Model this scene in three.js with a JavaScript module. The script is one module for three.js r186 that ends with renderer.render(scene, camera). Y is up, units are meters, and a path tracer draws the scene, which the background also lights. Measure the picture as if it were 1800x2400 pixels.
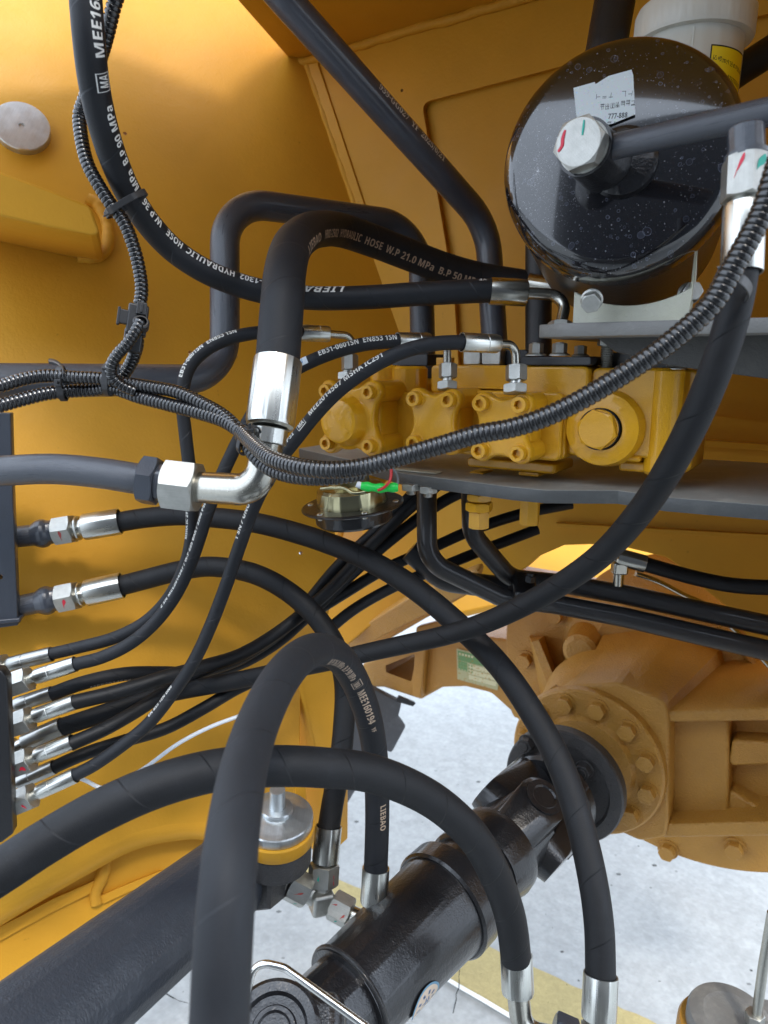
import * as THREE from 'three';
import { mergeGeometries, toCreasedNormals } from 'three/addons/utils/BufferGeometryUtils.js';
import { ConvexGeometry } from 'three/addons/geometries/ConvexGeometry.js';
import { RoundedBoxGeometry } from 'three/addons/geometries/RoundedBoxGeometry.js';

// ---------- camera, sky, sun, exposure ----------
const V3 = THREE.Vector3, V2 = THREE.Vector2;
const FPX = 1664, TILT = 12 * Math.PI / 180, EYE = new V3(0, 1.25, 0);
const scene = new THREE.Scene();
const camera = new THREE.PerspectiveCamera(2 * Math.atan(1200 / FPX) * 180 / Math.PI, 0.75, 0.02, 200);
camera.position.copy(EYE); camera.rotation.x = -TILT;
camera.focus = 0.68; camera.userData.fStop = 9;
const renderer = new THREE.WebGLRenderer({ antialias: true });
renderer.toneMapping = THREE.LinearToneMapping; renderer.toneMappingExposure = 2.2;
renderer.shadowMap.enabled = true;

const SUN_DIR = new V3(0.14, 0.82, 0.55).normalize();
function makeSky() {                                   // bright thin overcast, broader and brighter towards the veiled sun
  const w = 512, h = 256, a = new Float32Array(w * h * 4), d = new V3();
  for (let y = 0; y < h; y++) for (let x = 0; x < w; x++) {
    const el = ((y + .5) / h - .5) * Math.PI, az = ((x + .5) / w - .5) * 2 * Math.PI;
    d.set(Math.cos(el) * Math.cos(az), Math.sin(el), Math.cos(el) * Math.sin(az));
    const k = Math.max(0, d.dot(SUN_DIR)), up = Math.max(0, d.y);
    const band = .5 + .5 * Math.sin(az * 3 + 2 * Math.sin(el * 4)) * Math.sin(el * 6 + az);
    let L = (1.0 + .45 * up) * (.9 + .2 * band) + .9 * Math.pow(k, 6);
    if (d.y < 0) L = .32;
    const i = (y * w + x) * 4;
    a[i] = L * .86; a[i + 1] = L * .98; a[i + 2] = L * 1.16; a[i + 3] = 1;
  }
  const t = new THREE.DataTexture(a, w, h, THREE.RGBAFormat, THREE.FloatType);
  t.mapping = THREE.EquirectangularReflectionMapping; t.magFilter = t.minFilter = THREE.LinearFilter; t.needsUpdate = true;
  return t;
}
scene.background = makeSky(); scene.environment = scene.background;
const sun = new THREE.DirectionalLight(0xfff4e6, .75);
sun.position.copy(SUN_DIR).multiplyScalar(6).add(new V3(0, 1, -.8)); sun.target.position.set(0, 1, -.8);
sun.castShadow = true; sun.shadow.radius = 15; sun.shadow.mapSize.set(2048, 2048);
Object.assign(sun.shadow.camera, { left: -3, right: 3, top: 3, bottom: -3, near: .1, far: 14 });
scene.add(sun, sun.target);

// ---------- small tools ----------
let seed = 7;
const rnd = () => { seed = (seed * 1664525 + 1013904223) >>> 0; return seed / 4294967296; };
const ct = Math.cos(TILT), st = Math.sin(TILT);
const ray = (x, y) => { const a = (x - 900) / FPX, b = (1200 - y) / FPX; return new V3(a, b * ct - st, -b * st - ct); };   // unit depth along the lens axis
const P = (x, y, d) => ray(x, y).multiplyScalar(d).add(EYE);      // a point seen at (x, y) of the photograph, d metres deep
const PL = (p) => P(p[0], p[1], p[2]);
const plane = (p, n) => ({ p: p.clone(), n: n.clone().normalize() });
const hit = (pl0, x, y) => { const pl = pl0.p ? pl0 : { p: pl0.o, n: pl0.n }, r = ray(x, y); return r.clone().multiplyScalar(pl.p.clone().sub(EYE).dot(pl.n) / r.dot(pl.n)).add(EYE); };
const YAW = 33 * Math.PI / 180;                          // the machine stands turned to the camera
const N = new V3(-Math.sin(YAW), 0, Math.cos(YAW)), U = new V3(Math.cos(YAW), 0, Math.sin(YAW)), Y = new V3(0, 1, 0);
function frame(o, n, up = Y) { n = n.clone().normalize(); const u = up.clone().cross(n).normalize(), v = n.clone().cross(u); return { o: o.clone(), u, v, n, m: new THREE.Matrix4().makeBasis(u, v, n).setPosition(o) }; }
const to2 = (f, p) => { const d = p.clone().sub(f.o); return new V2(d.dot(f.u), d.dot(f.v)); };
const fr2 = (f, x, y) => to2(f, hit({ p: f.o, n: f.n }, x, y));
const inF = (f, u, v, n) => f.o.clone().addScaledVector(f.u, u).addScaledVector(f.v, v).addScaledVector(f.n, n);

function clean(g) {                                      // position, normal and uv only, no index
  g = g.index ? g.toNonIndexed() : g.clone();
  for (const k of Object.keys(g.attributes)) if (!['position', 'normal', 'uv'].includes(k)) g.deleteAttribute(k);
  g.clearGroups();
  if (!g.attributes.normal) g.computeVertexNormals();
  if (!g.attributes.uv) g.setAttribute('uv', new THREE.BufferAttribute(new Float32Array(g.attributes.position.count * 2), 2));
  return g;
}
const join = (...gs) => mergeGeometries(gs.flat().map(clean));
function boxUV(g) {                                      // uv in metres from the dominant direction of each face
  g = clean(g); const p = g.attributes.position, n = g.attributes.normal, uv = g.attributes.uv;
  for (let i = 0; i < p.count; i += 3) {
    const x = Math.abs(n.getX(i) + n.getX(i + 1) + n.getX(i + 2)), y = Math.abs(n.getY(i) + n.getY(i + 1) + n.getY(i + 2)), z = Math.abs(n.getZ(i) + n.getZ(i + 1) + n.getZ(i + 2));
    for (let j = i; j < i + 3; j++) x >= y && x >= z ? uv.setXY(j, p.getZ(j), p.getY(j)) : y >= z ? uv.setXY(j, p.getX(j), p.getZ(j)) : uv.setXY(j, p.getX(j), p.getY(j));
  }
  return g;
}
const QY = (dir) => new THREE.Quaternion().setFromUnitVectors(Y, dir.clone().normalize());
const put = (g, a, dir, spin = 0) => { g = g.clone(); if (spin) g.rotateY(spin); return g.applyQuaternion(QY(dir)).translate(a.x, a.y, a.z); };   // local +Y along dir, origin at a
const inFrame = (g, f) => g.clone().applyMatrix4(f.m);

// a tube along dense points. Angle 0 faces "ref" (one direction, or two that blend along the way). uv: metres along, 0..1 round
function sweep(pts, rad, o = {}) {
  const n = pts.length, seg = o.seg || 22, len = [0];
  for (let i = 1; i < n; i++) len.push(len[i - 1] + pts[i].distanceTo(pts[i - 1]));
  const L = len[n - 1], R = typeof rad === 'number' ? () => rad : (s) => rad(s, L);
  const pos = [], nor = [], uv = [], idx = []; let nn = null;
  const ref = o.ref && [].concat(o.ref);
  for (let i = 0; i < n; i++) {
    const t = pts[Math.min(n - 1, i + 1)].clone().sub(pts[Math.max(0, i - 1)]).normalize();
    let b = ref ? (ref.length > 1 ? ref[0].clone().lerp(ref[1], len[i] / L) : ref[0].clone()) : (nn || (Math.abs(t.y) < .9 ? Y.clone() : new V3(1, 0, 0)));
    b = b.clone().addScaledVector(t, -b.dot(t)).normalize(); nn = b;
    const c = b.clone().cross(t), r = R(len[i]), e = 1e-4, sl = (R(Math.min(L, len[i] + e)) - R(Math.max(0, len[i] - e))) / (2 * e);
    for (let j = 0; j <= seg; j++) {
      const a = (j / seg - .5) * 2 * Math.PI, w = o.wob ? o.wob(len[i], a) : 1;
      const d = b.clone().multiplyScalar(Math.cos(a)).addScaledVector(c, Math.sin(a));
      pos.push(pts[i].x + d.x * r * w, pts[i].y + d.y * r * w, pts[i].z + d.z * r * w);
      const q = d.clone().addScaledVector(t, -THREE.MathUtils.clamp(sl, -4, 4)).normalize(); nor.push(q.x, q.y, q.z); uv.push(len[i], j / seg);
    }
  }
  for (let i = 0; i < n - 1; i++) for (let j = 0; j < seg; j++) { const a = i * (seg + 1) + j, b = a + seg + 1; idx.push(a, b, a + 1, b, b + 1, a + 1); }
  const g = new THREE.BufferGeometry();
  if (o.cap) for (const [i, s] of [[0, -1], [n - 1, 1]]) {
    const t = pts[i].clone().sub(pts[i ? i - 1 : 1]).normalize(), k = pos.length / 3;
    pos.push(pts[i].x, pts[i].y, pts[i].z); nor.push(t.x, t.y, t.z); uv.push(0, 0);
    for (let j = 0; j <= seg; j++) { const q = (i * (seg + 1) + j) * 3; pos.push(pos[q], pos[q + 1], pos[q + 2]); nor.push(t.x, t.y, t.z); uv.push(0, 0); }
    for (let j = 0; j < seg; j++) s > 0 ? idx.push(k, k + 1 + j + 1, k + 1 + j) : idx.push(k, k + 1 + j, k + 2 + j);
  }
  g.setAttribute('position', new THREE.Float32BufferAttribute(pos, 3)); g.setAttribute('normal', new THREE.Float32BufferAttribute(nor, 3)); g.setAttribute('uv', new THREE.Float32BufferAttribute(uv, 2));
  g.setIndex(idx); g.userData.L = L; return g;
}
const smooth = (list, step = .004) => { const c = new THREE.CatmullRomCurve3(list.map((p) => (p.isVector3 ? p : PL(p))), false, 'centripetal'); c.arcLengthDivisions = 400; return c.getSpacedPoints(Math.max(8, Math.ceil(c.getLength() / step))); };
function bent(list, rad) {                               // straight runs with round bends, as a bent steel tube has
  const p = list.map((q) => (q.isVector3 ? q : PL(q))), out = [p[0]], add = (q) => { if (q.distanceTo(out[out.length - 1]) > .0015) out.push(q); };
  const run = (q) => { const a = out[out.length - 1], k = Math.floor(a.distanceTo(q) / .02); for (let i = 1; i < k; i++) add(a.clone().lerp(q, i / k)); add(q); };
  for (let i = 1; i < p.length - 1; i++) {
    const r = [].concat(rad)[Math.min([].concat(rad).length - 1, i - 1)], a = p[i - 1].clone().sub(p[i]), b = p[i + 1].clone().sub(p[i]), la = a.length(), lb = b.length(); a.normalize(); b.normalize();
    const th = a.angleTo(b), t = Math.min(r / Math.tan(th / 2), .49 * la, .49 * lb), rr = t * Math.tan(th / 2);
    const c = p[i].clone().addScaledVector(a.clone().add(b).normalize(), rr / Math.sin(th / 2)), s = p[i].clone().addScaledVector(a, t).sub(c), e = p[i].clone().addScaledVector(b, t).sub(c);
    run(s.clone().add(c)); const w = s.angleTo(e), k = Math.max(4, Math.ceil(w / .12));
    for (let j = 1; j <= k; j++) { const f = j / k; add(s.clone().multiplyScalar(Math.sin((1 - f) * w) / Math.sin(w)).addScaledVector(e, Math.sin(f * w) / Math.sin(w)).add(c)); }
  }
  run(p[p.length - 1]); return out;
}
function hexNut(af, h, o = {}) {                         // real chamfered hexagon along +Y from y = 0
  const m = 48, pos = [], ch = o.ch ?? .22, rc = af / 2 * .97, r = (a) => { const k = ((a % (Math.PI / 3)) + Math.PI / 3) % (Math.PI / 3) - Math.PI / 6; return af / 2 / Math.cos(k); };
  const dz = (x) => Math.max(0, (x - rc)) * ch * 2.6, tri = (...q) => q.forEach((v) => pos.push(...v));
  for (let i = 0; i < m; i++) {
    const a = i / m * 2 * Math.PI, b = (i + 1) / m * 2 * Math.PI, ra = r(a), rb = r(b), A = (q, y) => [Math.sin(a) * q, y, Math.cos(a) * q], B = (q, y) => [Math.sin(b) * q, y, Math.cos(b) * q];
    const y0a = dz(ra), y0b = dz(rb), y1a = h - y0a, y1b = h - y0b;
    tri(A(ra, y0a), B(rb, y0b), A(ra, y1a)); tri(B(rb, y0b), B(rb, y1b), A(ra, y1a));
    tri(A(ra, y1a), B(rb, y1b), A(rc, h)); tri(B(rb, y1b), B(rc, h), A(rc, h)); tri(A(rc, h), B(rc, h), [0, h, 0]);
    tri(A(ra, y0a), A(rc, 0), B(rb, y0b)); tri(B(rb, y0b), A(rc, 0), B(rc, 0)); tri(A(rc, 0), [0, 0, 0], B(rc, 0));
  }
  const g = new THREE.BufferGeometry(); g.setAttribute('position', new THREE.Float32BufferAttribute(pos, 3)); g.computeVertexNormals();
  return boxUV(toCreasedNormals(g, .35));
}
function lathe(prof, seg = 40) { const g = toCreasedNormals(clean(new THREE.LatheGeometry(prof.map(([r, y]) => new V2(Math.max(r, 1e-5), y)), seg)), .5); return boxUV(g); }
const disc = (r, h, b = .0006, seg = 40) => lathe([[0, 0], [r - b, 0], [r, b], [r, h - b], [r - b, h], [0, h]], seg);
function ferruleGeo(r, L, kind = 0) {                    // crimped sleeve; y = 0 at the hose end
  const p = kind ? [[r * .9, 0], [r * .985, 0], [r, r * .05], [r, L * .62], [r * .95, L * .63], [r * .95, L * .645], [r * .985, L * .655], [r * .985, L * .93], [r * .9, L], [0, L]]
    : [[r * .9, 0], [r * .99, 0], [r, r * .06], [r, L * .9], [r * .96, L * .97], [r * .8, L], [0, L]];
  const g = new THREE.LatheGeometry(p.map(([x, y]) => new V2(Math.max(x, 1e-5), y)), 64), q = g.attributes.position;
  for (let i = 0; i < q.count; i++) { const a = Math.atan2(q.getX(i), q.getZ(i)), k = q.getY(i) > L * .04 && q.getY(i) < L * .9 ? 1 - .022 * Math.pow(Math.abs(Math.sin(a * 4)), 10) : 1; q.setX(i, q.getX(i) * k); q.setZ(i, q.getZ(i) * k); }
  g.computeVertexNormals(); return boxUV(toCreasedNormals(clean(g), .45));
}
function roundPoly(pts, r, Kind = THREE.Shape) {         // closed polygon of Vector2 with rounded corners; r a number or a list
  const s = new Kind(), n = pts.length;
  for (let i = 0; i < n; i++) {
    const rr = typeof r === 'number' ? r : r[i], p = pts[i], a = pts[(i + n - 1) % n].clone().sub(p), b = pts[(i + 1) % n].clone().sub(p), la = a.length(), lb = b.length(); a.normalize(); b.normalize();
    const th = Math.max(.02, Math.acos(THREE.MathUtils.clamp(a.dot(b), -1, 1))), t = Math.min(rr / Math.tan(th / 2), .48 * la, .48 * lb);
    const s0 = p.clone().addScaledVector(a, t), e0 = p.clone().addScaledVector(b, t);
    i ? s.lineTo(s0.x, s0.y) : s.moveTo(s0.x, s0.y);
    if (t > 1e-6) s.quadraticCurveTo(p.x, p.y, e0.x, e0.y);
  }
  s.closePath(); return s;
}
function flatCaps(g) {                                   // the two flat ends keep their own normals
  const p = g.attributes.position, n = g.attributes.normal, a = new V3(), b = new V3(), c = new V3();
  for (let i = 0; i < p.count; i += 3) { a.fromBufferAttribute(p, i); b.fromBufferAttribute(p, i + 1).sub(a); c.fromBufferAttribute(p, i + 2).sub(a); b.cross(c).normalize(); if (Math.abs(b.z) > .999) for (let j = i; j < i + 3; j++) n.setXYZ(j, 0, 0, Math.sign(b.z)); }
  return g;
}
function extrude(shape, depth, bev = .001, o = {}) {     // front face at z = 0, body behind it
  const g = new THREE.ExtrudeGeometry(shape, { depth: Math.max(1e-4, depth - 2 * bev), bevelEnabled: bev > 0, bevelThickness: bev, bevelSize: bev, bevelOffset: -bev, bevelSegments: o.bs || 3, curveSegments: o.cs || 14 });
  g.translate(0, 0, -depth + bev); return boxUV(flatCaps(toCreasedNormals(clean(g), .6)));
}
const px2 = (f, list) => list.map(([x, y]) => fr2(f, x, y));
function plateOn(f, list, thick, r = 0, bev = .001, holes = []) {
  const s = roundPoly(px2(f, list), r); for (const h of holes) s.holes.push(h);
  return inFrame(extrude(s, thick, bev), f);
}
const roundHole = (f, x, y, r) => { const c = fr2(f, x, y), h = new THREE.Path(); h.absarc(c.x, c.y, r, 0, 2 * Math.PI, true); return h; };
const rbox = (w, h, d, r = .002) => boxUV(new RoundedBoxGeometry(w, h, d, 3, r));
const onF = (g, f, u, v, n) => g.clone().translate(u, v, n).applyMatrix4(f.m);
function socketBolt(r, h) {                              // socket head along +z from z = 0
  const s = new THREE.Shape(); s.absarc(0, 0, r, 0, 2 * Math.PI); const k = new THREE.Path(), q = r * .56;
  for (let i = 0; i < 6; i++) { const a = -i * Math.PI / 3 + .3; i ? k.lineTo(Math.cos(a) * q, Math.sin(a) * q) : k.moveTo(Math.cos(a) * q, Math.sin(a) * q); } k.closePath(); s.holes.push(k);
  const g = new THREE.ExtrudeGeometry(s, { depth: h * .8, bevelEnabled: true, bevelThickness: h * .1, bevelSize: r * .09, bevelOffset: -r * .09, bevelSegments: 3, curveSegments: 20 }); g.translate(0, 0, h * .1);
  return join(boxUV(toCreasedNormals(clean(g), .5)), boxUV(new THREE.CircleGeometry(q * 1.05, 16).translate(0, 0, h * .35)));
}
function bead(pts, r) { const ph = rnd() * 9; return sweep(pts, (s) => r * (1 + .025 * Math.sin(s * 520 + ph) + .07 * Math.sin(s * 130 + ph)), { seg: 10 }); }   // a weld bead

// ---------- building things ----------
const used = {};
const numbered = (n) => { const k = used[n] = (used[n] ?? -1) + 1; return k ? n + '_' + String(k).padStart(3, '0') : n; };
function tag(o, label, category, group, kind) { o.userData.label = label; o.userData.category = category; if (group) o.userData.group = group; if (kind) o.userData.kind = kind; return o; }
const shade = (m) => { m.castShadow = m.receiveShadow = true; return m; };
class Thing {                                            // parts are given in world places; done() moves the base to the foot of the thing
  constructor(name, label, category, group) { this.root = new THREE.Group(); this.root.name = numbered(name); tag(this.root, label, category, group); this.list = []; }
  part(name, geo, mat, parent) { const m = shade(new THREE.Mesh(geo, mat)); m.name = name; m.userData = {}; this.list.push([m, parent]); return m; }
  done() {
    const b = new THREE.Box3(); for (const [m] of this.list) { m.geometry.computeBoundingBox(); b.union(m.geometry.boundingBox.clone().applyMatrix4(m.matrix)); }
    const o = b.getCenter(new V3()); o.y = b.min.y; this.root.position.copy(o); const shift = new Map();
    for (const [m, parent] of this.list) {
      if (!m.userData.placed) { if (!shift.has(m.geometry)) shift.set(m.geometry, m.geometry.clone().translate(-o.x, -o.y, -o.z)); m.geometry = shift.get(m.geometry); } else { m.position.sub(o); delete m.userData.placed; }
      (parent || this.root).add(m);
    }
    scene.add(this.root); return this.root;
  }
  at(name, geo, mat, pos, quat, parent) {                // a part whose shared geometry is placed by a transform (no sub-parts of moved parents)
    const m = this.part(name, geo, mat, parent); m.position.copy(pos); m.quaternion.copy(quat); m.updateMatrix(); m.userData.placed = true; return m;
  }
}
function solo(name, label, category, geo, mat, group, kind) {
  geo.computeBoundingBox(); const o = geo.boundingBox.getCenter(new V3()); o.y = geo.boundingBox.min.y;
  const m = shade(new THREE.Mesh(geo.clone().translate(-o.x, -o.y, -o.z), mat)); m.name = numbered(name); m.position.copy(o); tag(m, label, category, group, kind); scene.add(m); return m;
}
// ---------- textures ----------
function noiseTile(n, oct, f0, sd, fx = 1) {              // tileable value noise, 0..1
  const out = new Float32Array(n * n); let amp = 1, tot = 0;
  for (let o = 0, f = f0; o < oct; o++, f *= 2, amp *= .55) {
    const fy = f, fxx = Math.max(1, Math.round(f * fx)), g = new Float32Array(fxx * fy); let s = sd * 7919 + o * 104729 + 1;
    for (let i = 0; i < g.length; i++) { s = (s * 1664525 + 1013904223) >>> 0; g[i] = s / 4294967296; }
    for (let y = 0; y < n; y++) { const v = y / n * fy, j = Math.floor(v), b = v - j, bb = b * b * (3 - 2 * b), r0 = (j % fy) * fxx, r1 = ((j + 1) % fy) * fxx;
      for (let x = 0; x < n; x++) { const u = x / n * fxx, i = Math.floor(u), a = u - i, aa = a * a * (3 - 2 * a), c0 = i % fxx, c1 = (i + 1) % fxx;
        out[y * n + x] += amp * ((g[r0 + c0] * (1 - aa) + g[r0 + c1] * aa) * (1 - bb) + (g[r1 + c0] * (1 - aa) + g[r1 + c1] * aa) * bb); } }
    tot += amp;
  }
  let lo = 9, hi = -9; for (const v of out) { lo = Math.min(lo, v); hi = Math.max(hi, v); }
  return out.map((v) => (v - lo) / (hi - lo));
}
function dataTex(n, fn, srgb, rx = 1, ry = rx) {
  const d = new Uint8Array(n * n * 4);
  for (let i = 0; i < n * n; i++) { const c = fn(i % n, (i / n) | 0, i); for (let k = 0; k < 3; k++) d[i * 4 + k] = Math.max(0, Math.min(255, (Array.isArray(c) ? c[k] : c) * 255)); d[i * 4 + 3] = 255; }
  const t = new THREE.DataTexture(d, n, n, THREE.RGBAFormat); t.wrapS = t.wrapT = THREE.RepeatWrapping; t.magFilter = THREE.LinearFilter; t.minFilter = THREE.LinearMipmapLinearFilter;
  if (srgb) t.colorSpace = THREE.SRGBColorSpace; t.repeat.set(rx, ry); t.needsUpdate = true; return t;
}
const rep = (t, x, y = x) => { const c = t.clone(); c.repeat.set(x, y); c.needsUpdate = true; return c; };
const nA = noiseTile(512, 5, 4, 1), nB = noiseTile(512, 5, 8, 2), nC = noiseTile(512, 4, 32, 3), nD = noiseTile(512, 3, 96, 4), nE = noiseTile(512, 3, 3, 5, 24);
const bPaint = dataTex(512, (x, y, i) => .5 + .45 * (nD[i] - .5) + .35 * (nC[i] - .5) + .3 * (nB[i] - .5));                         // orange peel
const bCast = dataTex(512, (x, y, i) => .35 * nC[i] + .65 * nD[i]);                                          // sand-cast skin
const rPaint = dataTex(512, (x, y, i) => .72 + .28 * nA[i] * (.7 + .3 * nC[i]));
const cPaint = dataTex(512, (x, y, i) => { const s = nD[i] > .93 ? .9 : 1, m = .93 + .07 * nB[i]; return [m * s, m * s, m * s * (.97 + .03 * nA[i])]; }, true);
const cDust = dataTex(512, (x, y, i) => { const k = Math.max(0, nB[i] * .7 + nC[i] * .5 - .62) * 1.2; return [.86 + k * .3, .86 + k * .29, .86 + k * .26]; }, true);
const rMetal = dataTex(512, (x, y, i) => .62 + .38 * (.5 * nE[i] + .5 * nB[i]));
const cMetal = dataTex(512, (x, y, i) => { const m = .84 + .16 * (.6 * nA[i] + .4 * nE[i]); return [m, m, m * .985]; }, true);
const weave = (x, y) => { const f = (x / 512 + y / 512 + .05 * Math.sin(y / 512 * 2 * Math.PI)) % 1, seam = f < .975 ? f / .975 : (1 - f) / .025; return .8 * seam + .06 * Math.sin(x * Math.PI / 4) * Math.sin(y * Math.PI / 4); };
const bRubber = dataTex(512, (x, y, i) => .06 + .72 * weave(x, y) + .10 * nD[i] + .1 * nB[i], false, 1 / .05, 1);
const cRubber = dataTex(512, (x, y, i) => { const d = Math.pow(nB[i], 3) * .16 + (nD[i] > .9 ? .09 : 0) + Math.max(0, nE[(y * 512 + x)] - .72) * .5 * nA[i], k = .72 + .08 * nC[i] + d * 1.5; return [k, k * .995, k * .98]; }, true, 1 / .21, 1);
const specks = Array.from({ length: 150 }, () => [rnd() * 1024, rnd() * 1024, .8 + rnd() * rnd() * 3.4, .2 + rnd() * .5]); const speckMap = new Float32Array(1024 * 1024); for (const [a, b, r, k] of specks) for (let j = -5; j <= 5; j++) for (let i = -5; i <= 5; i++) { const q = Math.hypot(i, j * (1 + k)); if (q < r) speckMap[((b + j + 1024 | 0) % 1024) * 1024 + ((a + i + 1024 | 0) % 1024)] = k; }
const speck = (x, y) => speckMap[y * 1024 + x];
const cConc = dataTex(1024, (x, y) => { const i = (y % 512) * 512 + (x % 512), q = ((y >> 1) * 512 + (x >> 1)); let m = .82 + .05 * nA[q] + .05 * nB[q] + .09 * (nC[i] - .3) + .10 * (nD[i] - .5); if (nD[i] > .965) m *= .86; { const e = speck(x, y); m *= 1 - e; } return [m * .985, m * .995, m]; }, true, 1 / 1.7);
const bConc = dataTex(512, (x, y, i) => .5 * nC[i] + .5 * nD[i], false, 1 / .5);

// ---------- materials (linear base colours) ----------
const lin = (r, g, b) => new THREE.Color().setRGB(r, g, b);
const mat = (color, roughness, o = {}) => new THREE.MeshPhysicalMaterial({ color, roughness, ...o });
const paint = (c, r, o = {}) => mat(c, r, { map: rep(cPaint, 3), roughnessMap: rep(rPaint, 4), bumpMap: rep(bPaint, 9), bumpScale: .0006, ...o });
const M = {
  wallBack: paint(lin(.64, .315, .022), .55, { map: rep(cPaint, 1.3), bumpMap: rep(bPaint, 3), bumpScale: .0004, specularIntensity: .45 }),
  wall: paint(lin(.66, .325, .026), .58, { specularIntensity: .5, map: rep(cPaint, 1.3), bumpMap: rep(bPaint, 4), bumpScale: .0004 }),
  valve: paint(lin(.70, .345, .010), .48, { map: rep(cPaint, 6), bumpMap: rep(bCast, 16), bumpScale: .0005, specularIntensity: .5, clearcoat: .55, clearcoatRoughness: .12 }),
  axle: paint(lin(.48, .24, .042), .5, { map: rep(cPaint, 3), bumpMap: rep(bCast, 7), bumpScale: .0016 }),
  slate: paint(lin(.042, .049, .066), .36, { map: rep(cPaint, 6), bumpMap: rep(bPaint, 20), bumpScale: .0003, clearcoat: .35, clearcoatRoughness: .2 }),
  gloss: paint(lin(.010, .010, .012), .38, { map: rep(cDust, 6), bumpMap: rep(bPaint, 8), bumpScale: .0006, clearcoat: .4, clearcoatRoughness: .15 }),
  satin: paint(lin(.017, .0175, .020), .42, { map: rep(cDust, 8), bumpMap: rep(bCast, 12), bumpScale: .0002 }),
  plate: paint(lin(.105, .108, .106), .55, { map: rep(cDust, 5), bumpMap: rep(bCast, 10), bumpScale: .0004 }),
  plateLitTop: paint(lin(.42, .42, .39), .6, { map: rep(cDust, 4), bumpMap: rep(bCast, 8), bumpScale: .0004 }),  // paler copy of plate: dusty grey with the sky light painted in
  rubber: mat(lin(.0145, .016, .0195), .6, { specularIntensity: .6, map: cRubber, bumpMap: bRubber, bumpScale: .0009 }),
  rubberFine: mat(lin(.012, .013, .0155), .5, { specularIntensity: .6, map: cRubber, bumpMap: rep(bRubber, 1 / .06, 1), bumpScale: .0004 }),
  conduit: mat(lin(.013, .0135, .015), .26, { clearcoat: .6, clearcoatRoughness: .14, map: rep(cRubber, 8, 1) }),
  tie: mat(lin(.020, .0205, .022), .4),
  zinc: mat(lin(.72, .72, .69), .36, { metalness: 1, map: rep(cMetal, 10), roughnessMap: rep(rMetal, 8) }),
  nut: mat(lin(.54, .54, .52), .44, { metalness: .9, map: rep(cMetal, 30), roughnessMap: rep(rMetal, 25), bumpMap: rep(bCast, 60), bumpScale: .0002 }),
  steel: mat(lin(.58, .56, .51), .30, { metalness: 1, map: rep(cMetal, 10), roughnessMap: rep(rMetal, 8) }),
  chrome: mat(lin(.85, .84, .80), .16, { metalness: 1, roughnessMap: rep(rMetal, 10) }),
  goldZinc: mat(lin(.52, .48, .30), .24, { metalness: 1, map: rep(cMetal, 14), iridescence: .4, iridescenceIOR: 1.8, iridescenceThicknessRange: [260, 260] }),
  forged: paint(lin(.055, .052, .052), .5, { map: rep(cDust, 8), bumpMap: rep(bCast, 14), bumpScale: .001 }),
  cream: paint(lin(.62, .62, .52), .5, { map: rep(cPaint, 6), bumpMap: rep(bCast, 20), bumpScale: .0006 }),
  pot: mat(lin(.80, .80, .73), .38, { transmission: .25, thickness: 0 }),
  white: mat(lin(.72, .76, .80), .4),
  red: mat(lin(.62, .02, .05), .5), green: mat(lin(.01, .36, .27), .5), redDull: mat(lin(.40, .06, .05), .6),
  neon: mat(lin(.02, .72, .10), .35, { transmission: .2, thickness: 0 }), wireRed: mat(lin(.5, .02, .025), .4), wireGrey: mat(lin(.12, .13, .14), .45),
  dark: mat(lin(.01, .01, .01), .8),
  flap: mat(lin(.13, .14, .16), .75, { map: rep(cDust, 4), bumpMap: rep(bCast, 6), bumpScale: .001 }),
  conc: new THREE.MeshStandardMaterial({ color: lin(.43, .432, .418), map: cConc, roughness: .88, bumpMap: bConc, bumpScale: .0015 }),
  stripe: new THREE.MeshStandardMaterial({ color: lin(.46, .365, .155), roughness: .8, map: rep(cConc, 2, 2), bumpMap: bConc, bumpScale: .0012 }),
  pale: new THREE.MeshStandardMaterial({ color: lin(.92, .91, .86), roughness: .85, map: rep(cConc, 3, 3) }),
};
M.slateMatte = paint(lin(.044, .051, .064), .5, { map: rep(cDust, 5), bumpMap: rep(bPaint, 8), bumpScale: .0008 });
M.bracketGrey = paint(lin(.24, .235, .22), .55, { map: rep(cDust, 5), bumpMap: rep(bCast, 10), bumpScale: .0004 });
M.gusset = paint(lin(.065, .063, .056), .6, { map: rep(cDust, 5), bumpMap: rep(bCast, 10), bumpScale: .0004 });
M.pin = mat(lin(.66, .69, .72), .42, { metalness: .85, map: rep(cMetal, 20), roughnessMap: rep(rMetal, 12), bumpMap: rep(bCast, 20), bumpScale: .0001 });
M.zincD = M.zinc.clone(); M.zincD.color = lin(.46, .46, .45); M.zincD.roughness = .38;

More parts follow.
